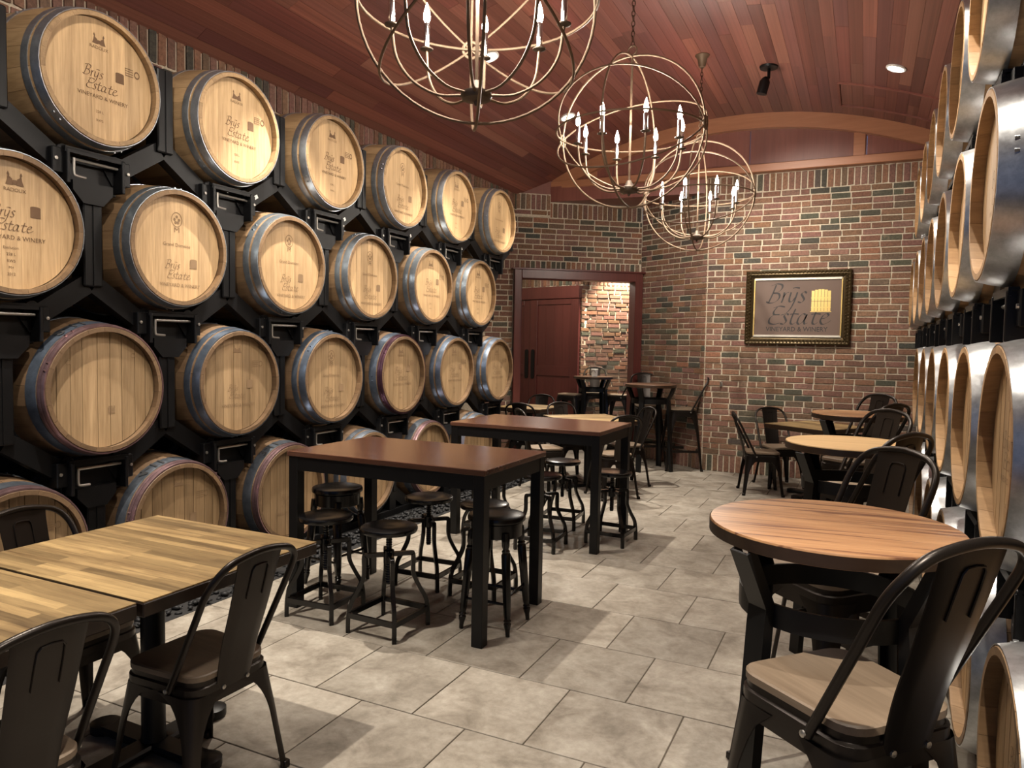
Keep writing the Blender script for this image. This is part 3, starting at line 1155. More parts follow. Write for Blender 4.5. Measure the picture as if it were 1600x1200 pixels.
def make_hoop(x0, x1, lift=0.0025):
    mb = MB()
    n = 48
    vs = []
    for i in range(n):
        a = 2 * pi * i / n
        for x, d in ((x0, lift), ((x0 + x1) / 2, lift + 0.0008), (x1, lift), (x1, -0.001), (x0, -0.001)):
            r_ = prof_r(x) + d
            vs.append((-x, r_ * sin(a), r_ * cos(a)))
    fs = []
    for i in range(n):
        j = (i + 1) % n
        for k in range(5):
            m = (k + 1) % 5
            fs.append((i * 5 + k, j * 5 + k, j * 5 + m, i * 5 + m))
    mb.add(vs, fs)
    # rivet
    for q in (-0.02, 0.02):
        r_ = prof_r((x0 + x1) / 2) + lift
        mb.box((-(x0 + x1) / 2, r_ * sin(0.9 + q * 3), r_ * cos(0.9 + q * 3)), (0.012, 0.008, 0.008))
    return mb.mesh('hoop', 'steel', True, 40)


HOOPS = {
    'narrow': [make_hoop(0.003, 0.046), make_hoop(0.062, 0.098), make_hoop(0.255, 0.292), make_hoop(0.608, 0.645), make_hoop(0.802, 0.838), make_hoop(0.854, 0.897)],
    'wide': [make_hoop(0.002, 0.088), make_hoop(0.262, 0.302), make_hoop(0.598, 0.638), make_hoop(0.812, 0.898)],
    'banded': [make_hoop(0.002, 0.020, 0.006), make_hoop(0.022, 0.038, 0.006), make_hoop(0.050, 0.105), make_hoop(0.255, 0.292), make_hoop(0.608, 0.645), make_hoop(0.802, 0.838), make_hoop(0.854, 0.897)],
}
HR = BR - 0.0215


def head_boards(widths, gap):
    out = []
    tot = sum(widths)
    y = -HR
    for w in widths:
        y0, y1 = y + gap / 2, y + 2 * HR * w / tot - gap / 2
        y += 2 * HR * w / tot
        n = 7
        poly = []
        for i in range(n + 1):
            q = y0 + (y1 - y0) * i / n
            poly.append((q, sqrt(max(0, HR * HR - q * q))))
        for i in range(n, -1, -1):
            q = y0 + (y1 - y0) * i / n
            poly.append((q, -sqrt(max(0, HR * HR - q * q))))
        cl = []
        for p in poly:
            if not cl or (abs(p[0] - cl[-1][0]) + abs(p[1] - cl[-1][1])) > 1e-5:
                cl.append(p)
        if abs(cl[0][0] - cl[-1][0]) + abs(cl[0][1] - cl[-1][1]) < 1e-5:
            cl.pop()
        d = R.uniform(-0.0006, 0.0006)
        mtx = Matrix(((0, 0, 1), (1, 0, 0), (0, 1, 0)))
        out.append(MB().prism(cl, -0.060 + d, -0.040 + d, mtx).mesh('head_board', 'oak', False))
    return out


HEADS = {
    'tight': head_boards([0.8, 1.0, 1.15, 1.0, 1.1, 0.95, 0.8], 0.0006),
    'open': head_boards([0.75, 0.9, 0.8, 1.05, 0.9, 0.85, 1.0, 0.8, 0.7], 0.0032),
}
HBACK = MB().lathe([(HR + 0.004, -0.012), (HR + 0.004, 0.0)], 40, Matrix.Translation((-0.058, 0, 0)) @ Matrix.Rotation(pi / 2, 4, 'Y')).mesh('croze', 'void')
HREAR = MB().lathe([(HR + 0.004, -0.02), (HR + 0.004, 0.0)], 40, Matrix.Translation((-0.84, 0, 0)) @ Matrix.Rotation(pi / 2, 4, 'Y')).mesh('rear_head', 'oak')
HFACE = -0.0385


def ontf(cx, cz):
    return lambda x, y: (HFACE, cx + x, cz + y)


TXT_WIN = text_mesh('VINEYARD & WINERY', 0.026)
TXT_COOP = text_mesh('RADOUX', 0.022)
TXT_VOL = [text_mesh(s, 0.017) for s in ('Evolution', '228 L', 'RW5', 'M+', '2012')]
TXT_GD = text_mesh('Grand Domaine', 0.026)


def add_text(mb, tv, cx, cz, rot=0):
    vs, fs = tv
    mb.add([(HFACE, cx + x, cz + y) for x, y, z in vs], fs)


def logo(mb, cx, cz, sc=0.066):
    letter_block(mb, sc, ontf(cx, cz), 0.085, 0.03)
    add_text(mb, TXT_WIN, cx + 0.02, cz - 0.085)
    # cellar-door plate: small square with an arched top
    s = 0.022
    poly = [(-s, -s * 1.15)] + [(s, -s * 1.15)] + [(s * cos(radians(a)), s * 0.85 + 0.25 * s * sin(radians(a))) for a in range(0, 181, 30)]
    mb.add([(HFACE, cx + 0.105 + x, cz + 0.045 + y) for x, y in poly], [tuple(range(len(poly)))])


def side_stamp(mb, cx, cz):
    comb = [(-0.032, 0.0)]
    for i in range(4):
        comb += [(0.012, i * 0.011), (0.012, i * 0.011 + 0.0028)] + ([(-0.0295, i * 0.011 + 0.0028), (-0.0295, i * 0.011 + 0.011)] if i < 3 else [])
    comb += [(-0.032, 0.0358)]
    mb.add([(HFACE, cx + x, cz + y) for x, y in comb], [tuple(range(len(comb)))])
    ring = [(HFACE, cx + 0.032 + r_ * cos(q * pi / 8), cz + 0.017 + r_ * 1.2 * sin(q * pi / 8)) for q in range(16) for r_ in (0.010, 0.015)]
    mb.add(ring, [(2 * q, 2 * q + 1, (2 * q + 3) % 32, (2 * q + 2) % 32) for q in range(16)])


STAMPS = {}
mb = MB(); logo(mb, 0.0, 0.0); emblem(mb, 0.0, 0.165, 0.054, ontf(0, 0)); add_text(mb, TXT_COOP, 0, 0.142); side_stamp(mb, 0.165, 0.07); add_text(mb, TXT_VOL[1], 0, -0.15); add_text(mb, TXT_VOL[2], 0, -0.19)
STAMPS['castle'] = mb
mb = MB(); logo(mb, 0.0, 0.02); emblem(mb, 0.02, 0.165, 0.062, ontf(0, 0)); add_text(mb, TXT_COOP, 0.02, 0.138)
for i, tv in enumerate(TXT_VOL):
    add_text(mb, tv, 0.0, -0.105 - 0.028 * i)
STAMPS['castle_list'] = mb
mb = MB(); logo(mb, 0.0, -0.115, 0.060); add_text(mb, TXT_GD, 0, 0.01)
ring = [(HFACE, r_ * cos(q * pi / 12), 0.15 + r_ * 1.15 * sin(q * pi / 12)) for q in range(24) for r_ in (0.030, 0.034)]
mb.add(ring, [(2 * q, 2 * q + 1, (2 * q + 3) % 48, (2 * q + 2) % 48) for q in range(24)])
for (x, y) in ((-0.014, 0.15), (0.0, 0.165), (0.014, 0.15), (-0.007, 0.135), (0.007, 0.135)):
    mb.add([(HFACE, x + 0.008 * cos(q * pi / 3), y + 0.009 * sin(q * pi / 3)) for q in range(6)], [tuple(range(6))])
mb.add([(HFACE, x, y) for x, y in ((-0.016, 0.085), (-0.011, 0.085), (-0.011, 0.105), (0, 0.092), (0.011, 0.105), (0.011, 0.085), (0.016, 0.085), (0.016, 0.112), (0.011, 0.112), (0, 0.1), (-0.011, 0.112), (-0.016, 0.112))], [(0, 1, 2, 11), (2, 3, 9, 10), (3, 4, 8, 9), (4, 5, 6, 7)])
STAMPS['seal'] = mb
mb = MB(); logo(mb, -0.01, -0.055, 0.05); emblem(mb, 0.0, 0.175, 0.05, ontf(0, 0)); side_stamp(mb, 0.15, 0.09)
STAMPS['old'] = mb
mb = MB()
s = 0.018
for i in range(3):
    mb.add([(HFACE, 0.045 + x, -0.10 + y) for x, y in ((-s + i * s * 0.7, -s), (-s + i * s * 0.7 + s * 0.45, -s), (-s + i * s * 0.7 + s * 0.45, s), (-s + i * s * 0.7, s))], [(0, 1, 2, 3)])
for (cx, cz) in ((-0.17, 0.13), (0.16, 0.16)):
    ring = [(HFACE, cx + r_ * cos(q * pi / 6), cz + r_ * sin(q * pi / 6)) for q in range(12) for r_ in (0.009, 0.012)]
    mb.add(ring, [(2 * q, 2 * q + 1, (2 * q + 3) % 24, (2 * q + 2) % 24) for q in range(12)])
STAMPS['plain'] = mb
STAMP_ME = {}
for k, v in STAMPS.items():
    STAMP_ME[k] = [v.mesh('burned_mark', m, False) for m in ('burn', 'burn_light')]


def hoop_number(txt):
    """hand-written number on the hoop top, facing up"""
    vs, fs = text_mesh(txt, 0.085, 0.0015)
    mb = MB()
    q = []
    for x, y, z in vs:
        a = -0.42 + x / 0.31
        ax = 0.102 - y * 0.8
        r_ = prof_r(ax) + 0.0062
        q.append((-ax, r_ * sin(a), r_ * cos(a)))
    return mb.add(q, fs).mesh('chalk_number', 'chalk', False)


def barrel(label, loc, facing, hoops='narrow', head='tight', stamp='castle', faint=0, tint=(1, 1, 1), steel=(1, 1, 1), bands=None, number=None, spin=0.0, group=None, htint=None):
    t = thing('wine_barrel', label, 'barrel', loc, facing, group)
    for i in range(NST):
        k = R.uniform(0.9, 1.08)
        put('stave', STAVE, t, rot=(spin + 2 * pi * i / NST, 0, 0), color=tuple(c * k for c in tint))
    for i, me in enumerate(HOOPS[hoops]):
        col = steel
        if hoops == 'banded' and i < 2:
            col = bands or (0.55, 0.22, 0.24)
        put('hoop', me, t, color=col, rot=(R.uniform(0, 6.28), 0, 0))
    hd = put('head', HBACK, t)
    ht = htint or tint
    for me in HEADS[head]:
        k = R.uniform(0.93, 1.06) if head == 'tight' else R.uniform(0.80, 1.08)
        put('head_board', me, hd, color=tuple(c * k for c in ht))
    if stamp:
        bm = put('burned_mark', STAMP_ME[stamp][faint], hd)
        if stamp == 'plain':
            bm['kind'] = 'stuff'
    put('rear_head', HREAR, t, color=tint)
    if number:
        put('marker_number', hoop_number(number), t)
    return t


LX, LY0, LS = -3.2434, 2.3092, 0.8342
LZ = {1: 1.2016 + CAM_H, 2: 0.4740 + CAM_H, 3: -0.2477 + CAM_H, 4: -0.9621 + CAM_H}
ROWN = {1: 'top', 2: 'second', 3: 'third', 4: 'bottom'}
ORD = ['nearest the camera', 'second from near end', 'third from near end', 'fourth from near end', 'fifth from near end', 'farthest, by entrance']
LEFT = {
    1: [('castle', 0, 'tight', 'narrow'), ('castle', 0, 'tight', 'narrow'), ('castle', 0, 'tight', 'narrow'), ('seal', 1, 'tight', 'narrow'), ('castle', 1, 'tight', 'narrow'), ('seal', 1, 'tight', 'narrow')],
    2: [('castle_list', 0, 'tight', 'narrow'), ('seal', 1, 'tight', 'narrow'), ('seal', 1, 'tight', 'narrow'), ('seal', 1, 'open', 'narrow'), ('castle', 1, 'tight', 'narrow'), ('castle', 1, 'tight', 'narrow')],
    3: [('plain', 1, 'open', 'banded'), ('old', 1, 'open', 'narrow'), ('seal', 1, 'open', 'narrow'), ('castle', 1, 'open', 'banded'), ('castle', 1, 'tight', 'narrow'), ('castle', 1, 'tight', 'narrow')],
    4: [('old', 1, 'open', 'banded'), ('old', 1, 'open', 'banded'), ('old', 1, 'open', 'banded'), ('old', 1, 'open', 'narrow'), ('plain', 1, 'open', 'banded'), ('plain', 1, 'open', 'narrow')],
}
TINT = {1: (1.0, 0.94, 0.84), 2: (0.98, 0.92, 0.83), 3: (0.70, 0.66, 0.61), 4: (0.60, 0.55, 0.49)}  # older oak lower down; bottom row tinted darker still for its weaker light
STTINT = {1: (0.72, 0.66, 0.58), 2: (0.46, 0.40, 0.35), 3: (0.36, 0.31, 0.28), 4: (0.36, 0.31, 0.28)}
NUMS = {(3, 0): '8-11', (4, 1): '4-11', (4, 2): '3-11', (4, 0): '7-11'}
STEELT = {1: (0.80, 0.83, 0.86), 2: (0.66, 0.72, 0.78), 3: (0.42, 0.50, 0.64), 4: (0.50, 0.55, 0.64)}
SAY = {('castle', 0): 'dark burned script', ('castle', 1): 'faint burned script', ('castle_list', 0): 'script above small words',
       ('seal', 1): 'faint round seal', ('plain', 1): 'almost no marking', ('old', 1): 'worn script'}
for row in (1, 2, 3, 4):
    for k, (st, fa, hd, hp) in enumerate(LEFT[row]):
        y = LY0 + k * LS + (0 if row in (1, 3) else -0.4098)
        lab = 'barrel with %s, left rack %s row, %s' % (SAY[(st, fa)], ROWN[row], ORD[k])
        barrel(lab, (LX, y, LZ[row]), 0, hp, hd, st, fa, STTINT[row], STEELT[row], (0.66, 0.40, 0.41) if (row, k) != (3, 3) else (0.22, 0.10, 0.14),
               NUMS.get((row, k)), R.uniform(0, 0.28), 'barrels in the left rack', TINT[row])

# right rack
RSX, RS = 0.335, 0.838
RZ = {1: 1.302 + CAM_H, 2: 0.533 + CAM_H, 3: -0.276 + CAM_H, 4: 0.400}
RY = {1: 4.02 - RS, 2: 2.809, 3: 2.39, 4: 1.971}
RN = {1: 7, 2: 7, 3: 6, 4: 6}
ORDR = ['nearest the camera', 'second from near end', 'third from near end', 'fourth from near end', 'fifth from near end', 'sixth from near end', 'farthest, at back wall']
for row in (1, 2, 3, 4):
    for k in range(RN[row]):
        y = RY[row] + k * RS
        if y > 8.0:
            continue
        x = 0.291 + 0.0101 * y + (0.012 if row == 3 else 0)
        what = 'pale oak barrel with wide hoop' if row < 3 else ('tan oak barrel with scuffed hoop' if row == 3 else 'low oak barrel with pale hoop')
        lab = '%s, right rack %s row, %s' % (what, ROWN[row], ORDR[k])
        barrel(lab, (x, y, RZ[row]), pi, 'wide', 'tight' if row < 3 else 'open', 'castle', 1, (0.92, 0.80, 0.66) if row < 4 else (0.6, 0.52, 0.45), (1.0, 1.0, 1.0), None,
               '9-11' if row == 4 and k == 0 else None, R.uniform(0, 0.28), 'barrels in the right rack', (0.95, 0.86, 0.74))


# ------------------------------------------------------------------ barrel racks
def rack(label, face, zs, ys, ends, sx, yend):
    """FACE: x of the rim plane (function of y); SX: -1 = rack goes towards -x (left), +1 = right"""
    t = thing('barrel_rack', label, 'rack', (0, 0, 0))
    post_me = MB().box((0, 0, 0), (0.10, 0.095, 0.43), bev=0.006).mesh('post', 'rack', False)
    strip_me = MB().box((sx * -0.052, 0.0, 0), (0.006, 0.006, 0.42)).mesh('seam', 'rack', False)
    foot_me = MB().box((0, 0, 0), (0.09, 0.085, 1)).mesh('foot', 'rack', False)
    cap_me = MB().lathe([(0.014, 0), (0.014, 0.012), (0.008, 0.02)], 12).mesh('pin_cap', 'rack')
    f = -sx            # direction of the front
    # strut from a post foot down to a clamp, right- and left-hand
    def strut(s):
        a = Vector((0, 0, 0.0))
        b = Vector((0, s * 0.30, -0.20))
        return MB().bar([a, b], 0.09, 0.062, up=(1, 0, 0)).mesh('strut', 'rack', False)
    ST = {1: strut(1), -1: strut(-1)}
    # clamp bracket: back block, two cheeks, bottom gusset
    cb = MB()
    cb.box((-0.035 * f, 0, 0.015), (0.05, 0.30, 0.16), bev=0.004)
    for s in (-1, 1):
        cb.box((0.022 * f, s * 0.138, 0.022), (0.085, 0.016, 0.155), bev=0.003)
        cb.box((0.0, s * 0.168, 0.045), (0.07, 0.055, 0.115), bev=0.004)
    cb.box((0.045 * f, 0, 0.106), (0.03, 0.30, 0.010))
    cb.box((0.055 * f, 0, 0.094), (0.010, 0.30, 0.018))
    poly = [(-0.10, -0.03), (0.10, -0.03), (0.10, -0.075), (0.05, -0.13), (-0.05, -0.13), (-0.10, -0.075)]
    mtx = Matrix(((0, 0, 1), (1, 0, 0), (0, 1, 0)))
    cb.prism(poly, -0.03, 0.035, mtx)
    cl_me = cb.mesh('clamp', 'rack', False)
    pin_me = MB().tube([(0.030 * f, -0.10, 0.064), (0.030 * f, 0.128, 0.064)], 0.0075, 8).mesh('pin', 'zinc')
    han = MB().tube(smooth_path([(0.042 * f, -0.10, 0.068), (0.042 * f, -0.10, 0.0), (0.045 * f, -0.09, -0.012), (0.045 * f, -0.045, -0.015)], 4), 0.0065, 8).mesh('handle', 'zinc')
    ear = MB()
    for s in (-1, 1):
        n = 10
        poly = [(s * 0.13 + 0.036 * cos(pi * i / n), 0.085 + 0.042 * sin(pi * i / n)) for i in range(n + 1)] + [(s * 0.13 - 0.045, 0.07), (s * 0.13 + 0.045, 0.07)]
        ear.prism(poly, -0.005, 0.012, mtx)
    ear_me = ear.mesh('barrel_stop', 'rack', False)
    bolt_me = MB().lathe([(0.008, 0.0), (0.008, 0.006), (0.001, 0.007)], 8, Matrix.Rotation(pi / 2 * f, 4, 'Y')).mesh('bolt', 'zinc')
    rail = MB().box((0.40 * sx, 0, 0), (0.80, 0.06, 0.05)).mesh('rail', 'rack', False)

    def xf(y):
        return face(y) + sx * 0.105
    for row in (1, 2, 3, 4):
        z = zs[row]
        yy = ys[row]
        posts = [yy[0] - LS / 2] + [y + LS / 2 for y in yy]
        if sx > 0:
            posts = [yy[0] - RS / 2] + [y + RS / 2 for y in yy]
        for y in posts:
            if y > yend + 0.05:
                continue
            p = put('post', post_me, t, (xf(y) + sx * 0.05, y, z - 0.015))
            put('seam', strip_me, p)
            if row == 1:
                for dx in (-0.022, 0.022):
                    put('pin_cap', cap_me, p, (0, dx, 0.213))
            for s in (-1, 1):
                if y + s * 0.4 < yy[0] - 0.55 or y + s * 0.4 > yy[-1] + 0.55:
                    continue
                so = put('strut', ST[s], t, (xf(y) + sx * 0.05, y + s * 0.02, z - 0.22))
                if sx < 0 and row == 1 and s < 0 and y > LY0 + 1.0:
                    put('sticker', MB().box((0.047, -0.20, -0.13), (0.002, 0.075, 0.022), Matrix.Rotation(radians(31), 3, 'X')).mesh('sticker', 'white', False), so)
            put('rail', rail, t, (xf(y) + sx * 0.05, y, z - 0.22))
        if row == 4:
            put('base_beam', MB().box((0, 0, 0), (0.09, yy[-1] - yy[0] + 0.9, 0.055), bev=0.004).mesh('base_beam', 'rack', False), t, (xf(yy[0]) + sx * 0.05, (yy[0] + yy[-1]) / 2, 0.0275))
            for y in posts:
                put('foot', foot_me, t, (xf(y) + sx * 0.05, y, z - 0.23 - (z - 0.285) / 2), scale=(1, 1, z - 0.285))
            continue
        for y in yy:
            c = put('clamp', cl_me, t, (xf(y) + sx * 0.02, y, z - 0.442))
            put('pin', pin_me, c)
            put('handle', han, c)
            put('barrel_stop', ear_me, c)
            for (dy, dz) in ((-0.13, 0.10), (0.13, 0.10), (-0.18, 0.05), (0.18, 0.05)):
                put('bolt', bolt_me, c, (0.036 * f if abs(dy) > 0.15 else 0.013 * f, dy, dz))
    return t


ysL = {r: [LY0 + k * LS + (0 if r in (1, 3) else -0.4098) for k in range(6)] for r in (1, 2, 3, 4)}
rack('black steel barrel rack of posts and angled struts against the left wall', lambda y: LX, LZ, ysL, None, -1, 6.95)
ysR = {r: [RY[r] + k * RS for k in range(RN[r]) if RY[r] + k * RS < 8.0] for r in (1, 2, 3, 4)}
rack('black steel barrel rack of posts and clamps along the right side', lambda y: 0.291 + 0.0101 * y, RZ, ysR, None, 1, 8.3)


# ------------------------------------------------------------------ chairs, stools, tables
def rounded_square(w, d, r, n=5, taper=1.0):
    """outline in xy, front (+y) side W wide, back side W*TAPER wide"""
    pts = []
    for (sx, sy, a0) in ((1, 1, 0), (-1, 1, 90), (-1, -1, 180), (1, -1, 270)):
        hw = w / 2 * (1 if sy > 0 else taper)
        for i in range(n + 1):
            a = radians(a0 + 90 * i / n)
            pts.append((sx * (hw - r) + r * cos(a), sy * (d / 2 - r) + r * sin(a)))
    return pts


def leg_mesh(sx, sy, w, d, zt, splay, wtop, wbot=0.017):
    """pressed-steel leg: an angle section that flares into the seat skirt"""
    mb = MB()
    n = 16
    rings = []
    for i in range(n + 1):
        t = i / n
        z = zt * (1 - t)
        k = min(1.0, t / 0.45)
        ww = wbot + (wtop - wbot) * (1 - sqrt(max(0, 1 - (1 - k) ** 2))) + 0.018 * max(0, 1 - t)
        cx = sx * (w / 2 + splay * t)
        cy = sy * (d / 2 + splay * t)
        r = min(ww * 0.75, 0.035 * (1 - t) + 0.010)
        o = [(cx - sx * ww, cy)]
        for q in range(4):
            a = radians(90 * q / 3)
            o.append((cx - sx * r + sx * r * sin(a), cy - sy * r + sy * r * cos(a)))
        o.append((cx, cy - sy * ww))
        th = 0.0045
        inn = [(x - sx * th, y - sy * th) for x, y in o]
        inn[0] = (o[0][0], o[0][1] - sy * th)
        inn[-1] = (o[-1][0] - sx * th, o[-1][1])
        rings.append([(x, y, z) for x, y in o + inn[::-1]])
    k = len(rings[0])
    vs = [p for r_ in rings for p in r_]
    fs = []
    for i in range(n):
        for q in range(k):
            j = (q + 1) % k
            f_ = (i * k + q, i * k + j, (i + 1) * k + j, (i + 1) * k + q)
            fs.append(f_ if sx * sy < 0 else f_[::-1])
    fs.append(tuple(n * k + q for q in range(k)) if sx * sy < 0 else tuple(n * k + q for q in range(k))[::-1])
    mb.add(vs, fs)
    mb.box((sx * (w / 2 + splay - 0.008), sy * (d / 2 + splay - 0.008), 0.012), (0.024, 0.024, 0.024), bev=0.003)
    return mb.mesh('leg', 'gun', True, 40)


def make_metal_chair(name, sh, bar=False, back=True, bh=0.37):
    """SH seat height; the chair faces +y"""
    t = put(name, None)
    w, d = 0.305, 0.305
    out = rounded_square(w, d, 0.055, 5, 0.92)
    n = len(out)
    ins = rounded_square(w - 0.01, d - 0.01, 0.05, 5, 0.92)
    mb2 = MB()
    mb2.add([(x, y, sh - 0.018) for x, y in out] + [(x, y, sh - 0.003) for x, y in out] + [(x, y, sh) for x, y in ins],
            [tuple(range(n))[::-1]] + [(i, (i + 1) % n, n + (i + 1) % n, n + i) for i in range(n)] +
            [(n + i, n + (i + 1) % n, 2 * n + (i + 1) % n, 2 * n + i) for i in range(n)] + [tuple(range(2 * n, 3 * n))])
    put('seat', mb2.mesh('seat', 'seat', True, 25), t)
    # pressed skirt under the seat
    a = rounded_square(w - 0.006, d - 0.006, 0.053, 5, 0.92)
    b = rounded_square(w + 0.004, d + 0.004, 0.053, 5, 0.95)
    rr = []
    for (P, z) in ((a, sh - 0.018), (a, sh - 0.034), (b, sh - 0.038), (b, sh - 0.092)):
        rr += [(x, y, z) for x, y in P]
    fs = []
    for i in range(3):
        for q in range(n):
            j = (q + 1) % n
            fs.append((i * n + j, i * n + q, (i + 1) * n + q, (i + 1) * n + j))
    put('seat_frame', MB().add(rr, fs).mesh('seat_frame', 'gun', True, 40), t)
    sp = 0.035 if not bar else 0.055
    for sx in (-1, 1):
        for sy in (1, -1):
            put('leg', leg_mesh(sx, sy, w + 0.004, d + 0.004, sh - 0.06, sp, 0.125 if not bar else 0.10, 0.026 if not bar else 0.026), t)
    if bar:
        zf = 0.22
        q = sp * (1 - zf / sh)
        hw, hd = w / 2 + q - 0.01, d / 2 + q - 0.01
        for p0, p1 in (((-hw, hd), (hw, hd)), ((-hw, -hd), (hw, -hd)), ((-hw, -hd), (-hw, hd)), ((hw, -hd), (hw, hd))):
            put('stretcher', MB().bar([(p0[0], p0[1], zf), (p1[0], p1[1], zf)], 0.012, 0.028).mesh('stretcher', 'gun', False), t)
    if back:
        lean = 0.12
        hw = w / 2 + 0.008
        y0 = -d / 2 + 0.05
        zb = sh - 0.045
        zt = sh + bh
        yt = -d / 2 - lean
        y0 = -d / 2 + 0.085
        left = [(-hw, y0, zb), (-hw - 0.001, y0 + (yt + 0.05 - y0) * 0.35, zb + (zt - 0.10 - zb) * 0.35), (-hw - 0.002, y0 + (yt + 0.05 - y0) * 0.7, zb + (zt - 0.10 - zb) * 0.7),
                (-hw - 0.002, yt + 0.05, zt - 0.10), (-hw + 0.012, yt + 0.022, zt - 0.050), (-hw + 0.045, yt + 0.008, zt - 0.018), (-hw + 0.095, yt + 0.002, zt - 0.003)]
        right = [(-x, y, z) for x, y, z in left[::-1]]
        put('back_frame', MB().tube(smooth_path(left + [(0, yt - 0.002, zt + 0.004)] + right, 5), 0.0105, 10).mesh('back_frame', 'gun'), t)
        # splat: a curved sheet from the seat's back edge to the top of the hoop
        prof = [(-d / 2 - 0.004, sh - 0.06), (-d / 2 - 0.014, sh - 0.01), (-d / 2 - 0.034, sh + bh * 0.2), (-d / 2 - 0.070, sh + bh * 0.5), (yt + 0.012, zt - 0.05), (yt, zt)]
        prof = smooth_path([(0, y, z) for y, z in prof], 4)
        mbs = MB()
        vs = []
        for i, p in enumerate(prof):
            f_ = i / (len(prof) - 1)
            half = 0.062 + 0.022 * f_
            for (x, dy) in ((-half, 0.006), (-half + 0.01, 0), (-half * 0.45, -0.002), (half * 0.45, -0.002), (half - 0.01, 0), (half, 0.006),
                            (half, 0.009), (half * 0.45, 0.0015), (-half * 0.45, 0.0015), (-half, 0.009)):
                vs.append((x, p.y + dy, p.z))
        k = 10
        fs = []
        for i in range(len(prof) - 1):
            for q in range(k):
                j = (q + 1) % k
                fs.append((i * k + j, i * k + q, (i + 1) * k + q, (i + 1) * k + j))
        fs += [tuple(range(k)), tuple((len(prof) - 1) * k + q for q in range(k))[::-1]]
        spl = put('splat', mbs.add(vs, fs).mesh('splat', 'gun', True, 40), t)
        # pressed bead, an upside-down U, on both faces
        m_ = len(prof)
        def at(fz, x, dy):
            q = fz * (m_ - 1)
            i = min(int(q), m_ - 2)
            p = prof[i].lerp(prof[i + 1], q - i)
            return (x, p.y + dy, p.z)
        for dy in (-0.004, 0.0035):
            u = [at(0.66, -0.030, dy), at(0.74, -0.030, dy), at(0.80, -0.029, dy), at(0.825, -0.022, dy), at(0.832, 0, dy), at(0.825, 0.022, dy), at(0.80, 0.029, dy), at(0.74, 0.030, dy), at(0.66, 0.030, dy)]
            put('pressed_bead', MB().tube(u, 0.0026, 6).mesh('pressed_bead', 'gun'), spl)
        bolt = MB().lathe([(0.007, 0), (0.007, 0.004), (0.001, 0.006)], 8).mesh('bolt', 'zinc')
        for sx in (-1, 1):
            put('bolt', bolt, t, (sx * (hw + 0.010), y0, sh - 0.04), (0, sx * pi / 2, 0))
            put('bolt', bolt, t, (sx * 0.045, -d / 2 - 0.006, sh - 0.055), (pi / 2, 0, 0))
    return t


def heading(v):
    return atan2(v[1], v[0]) - pi / 2


DSH, BSH = 0.41, 0.70
proto_chair = make_metal_chair('metal_chair', DSH, bh=0.36)
proto_bar = make_metal_chair('metal_bar_chair', BSH, True, bh=0.36)
proto_stool = make_metal_chair('backless_bar_stool', BSH, True, False)
USED = set()


def place(proto, x, y, head, label, cat, group):
    rz = heading(head)
    if proto.name not in USED:
        USED.add(proto.name)
        tag(proto, label, cat, group)
        proto.location = (x, y, 0)
        proto.rotation_euler = (0, 0, rz)
        return proto
    o = dup(proto, (x, y, 0), rz, label, group)
    o['category'] = cat
    return o


GC = 'metal dining chairs'
for a in (
    (-1.835, 1.60, (-1, 0.03), 'dark metal chair with wooden seat pulled up to the near butcher-block table, aisle side'),
    (-1.80, 0.97, (-1, 0.05), 'dark metal chair at the bottom left corner of the picture'),
    (-2.40, 1.56, (1, 0), 'metal chair behind the near butcher-block table, back against the barrels'),
    (-2.74, 7.12, (1, -1), 'metal chair behind the lit square table, in front of the red door'),
    (-2.13, 7.10, (-1, -1), 'metal chair at right of the lit square table, side towards the tall back chairs'),
    (-2.06, 6.46, (-1, 1), 'metal chair on the near right side of the lit square table'),
    (-2.75, 6.47, (1, 1), 'metal chair on the near left side of the lit square table, bright seat'),
    (-3.53, 8.04, (0.15, -1), 'metal chair against the entrance, behind the far corner table'),
    (-3.26, 7.18, (-0.10, 1), 'metal chair in front of the far corner table, beside the rack end'),
    (-0.86, 7.36, (1, 0.30), 'metal chair left of the square table below the sign, seen from the side'),
    (-0.74, 7.84, (0.6, -1), 'metal chair between the square table and the brick wall below the sign'),
):
    place(proto_chair, a[0], a[1], a[2], a[3], 'chair', GC)
GB = 'metal bar chairs'
for a in (
    (-0.012, 1.630, (-0.74, 0.67), 'tall metal bar chair in the right foreground with a sunlit wooden seat'.replace('sunlit', 'lit')),
    (-0.07, 2.50, (-0.70, -0.71), 'tall metal bar chair on the far side of the nearest round table'),
    (-0.035, 3.385, (-0.80, 0.60), 'tall metal bar chair on the near side of the middle round table'),
    (-0.05, 4.28, (-0.70, -0.71), 'tall metal bar chair on the far side of the middle round table'),
    (-0.03, 5.14, (-0.80, 0.60), 'tall metal bar chair on the near side of the farthest right round table'),
    (-0.06, 5.87, (-0.68, -0.73), 'tall metal bar chair on the far side of the farthest right round table'),
    (-1.86, 8.36, (-0.90, -0.43), 'tall metal bar chair with its back to the curved brick wall'),
    (-2.32, 8.58, (0.45, -0.9), 'tall metal bar chair beside the right post of the entrance'),
    (-3.16, 10.156, (-1.0, -0.05), 'tall metal bar chair in the passage, right of the small table'),
    (-3.614, 10.40, (0.35, -0.94), 'tall metal bar chair in the passage behind the small table'),
):
    place(proto_bar, a[0], a[1], a[2], a[3], 'bar chair', GB)
place(proto_stool, -3.79, 9.82, (1.0, 0.0), 'backless metal bar stool in the passage, left of the small table', 'stool', None)


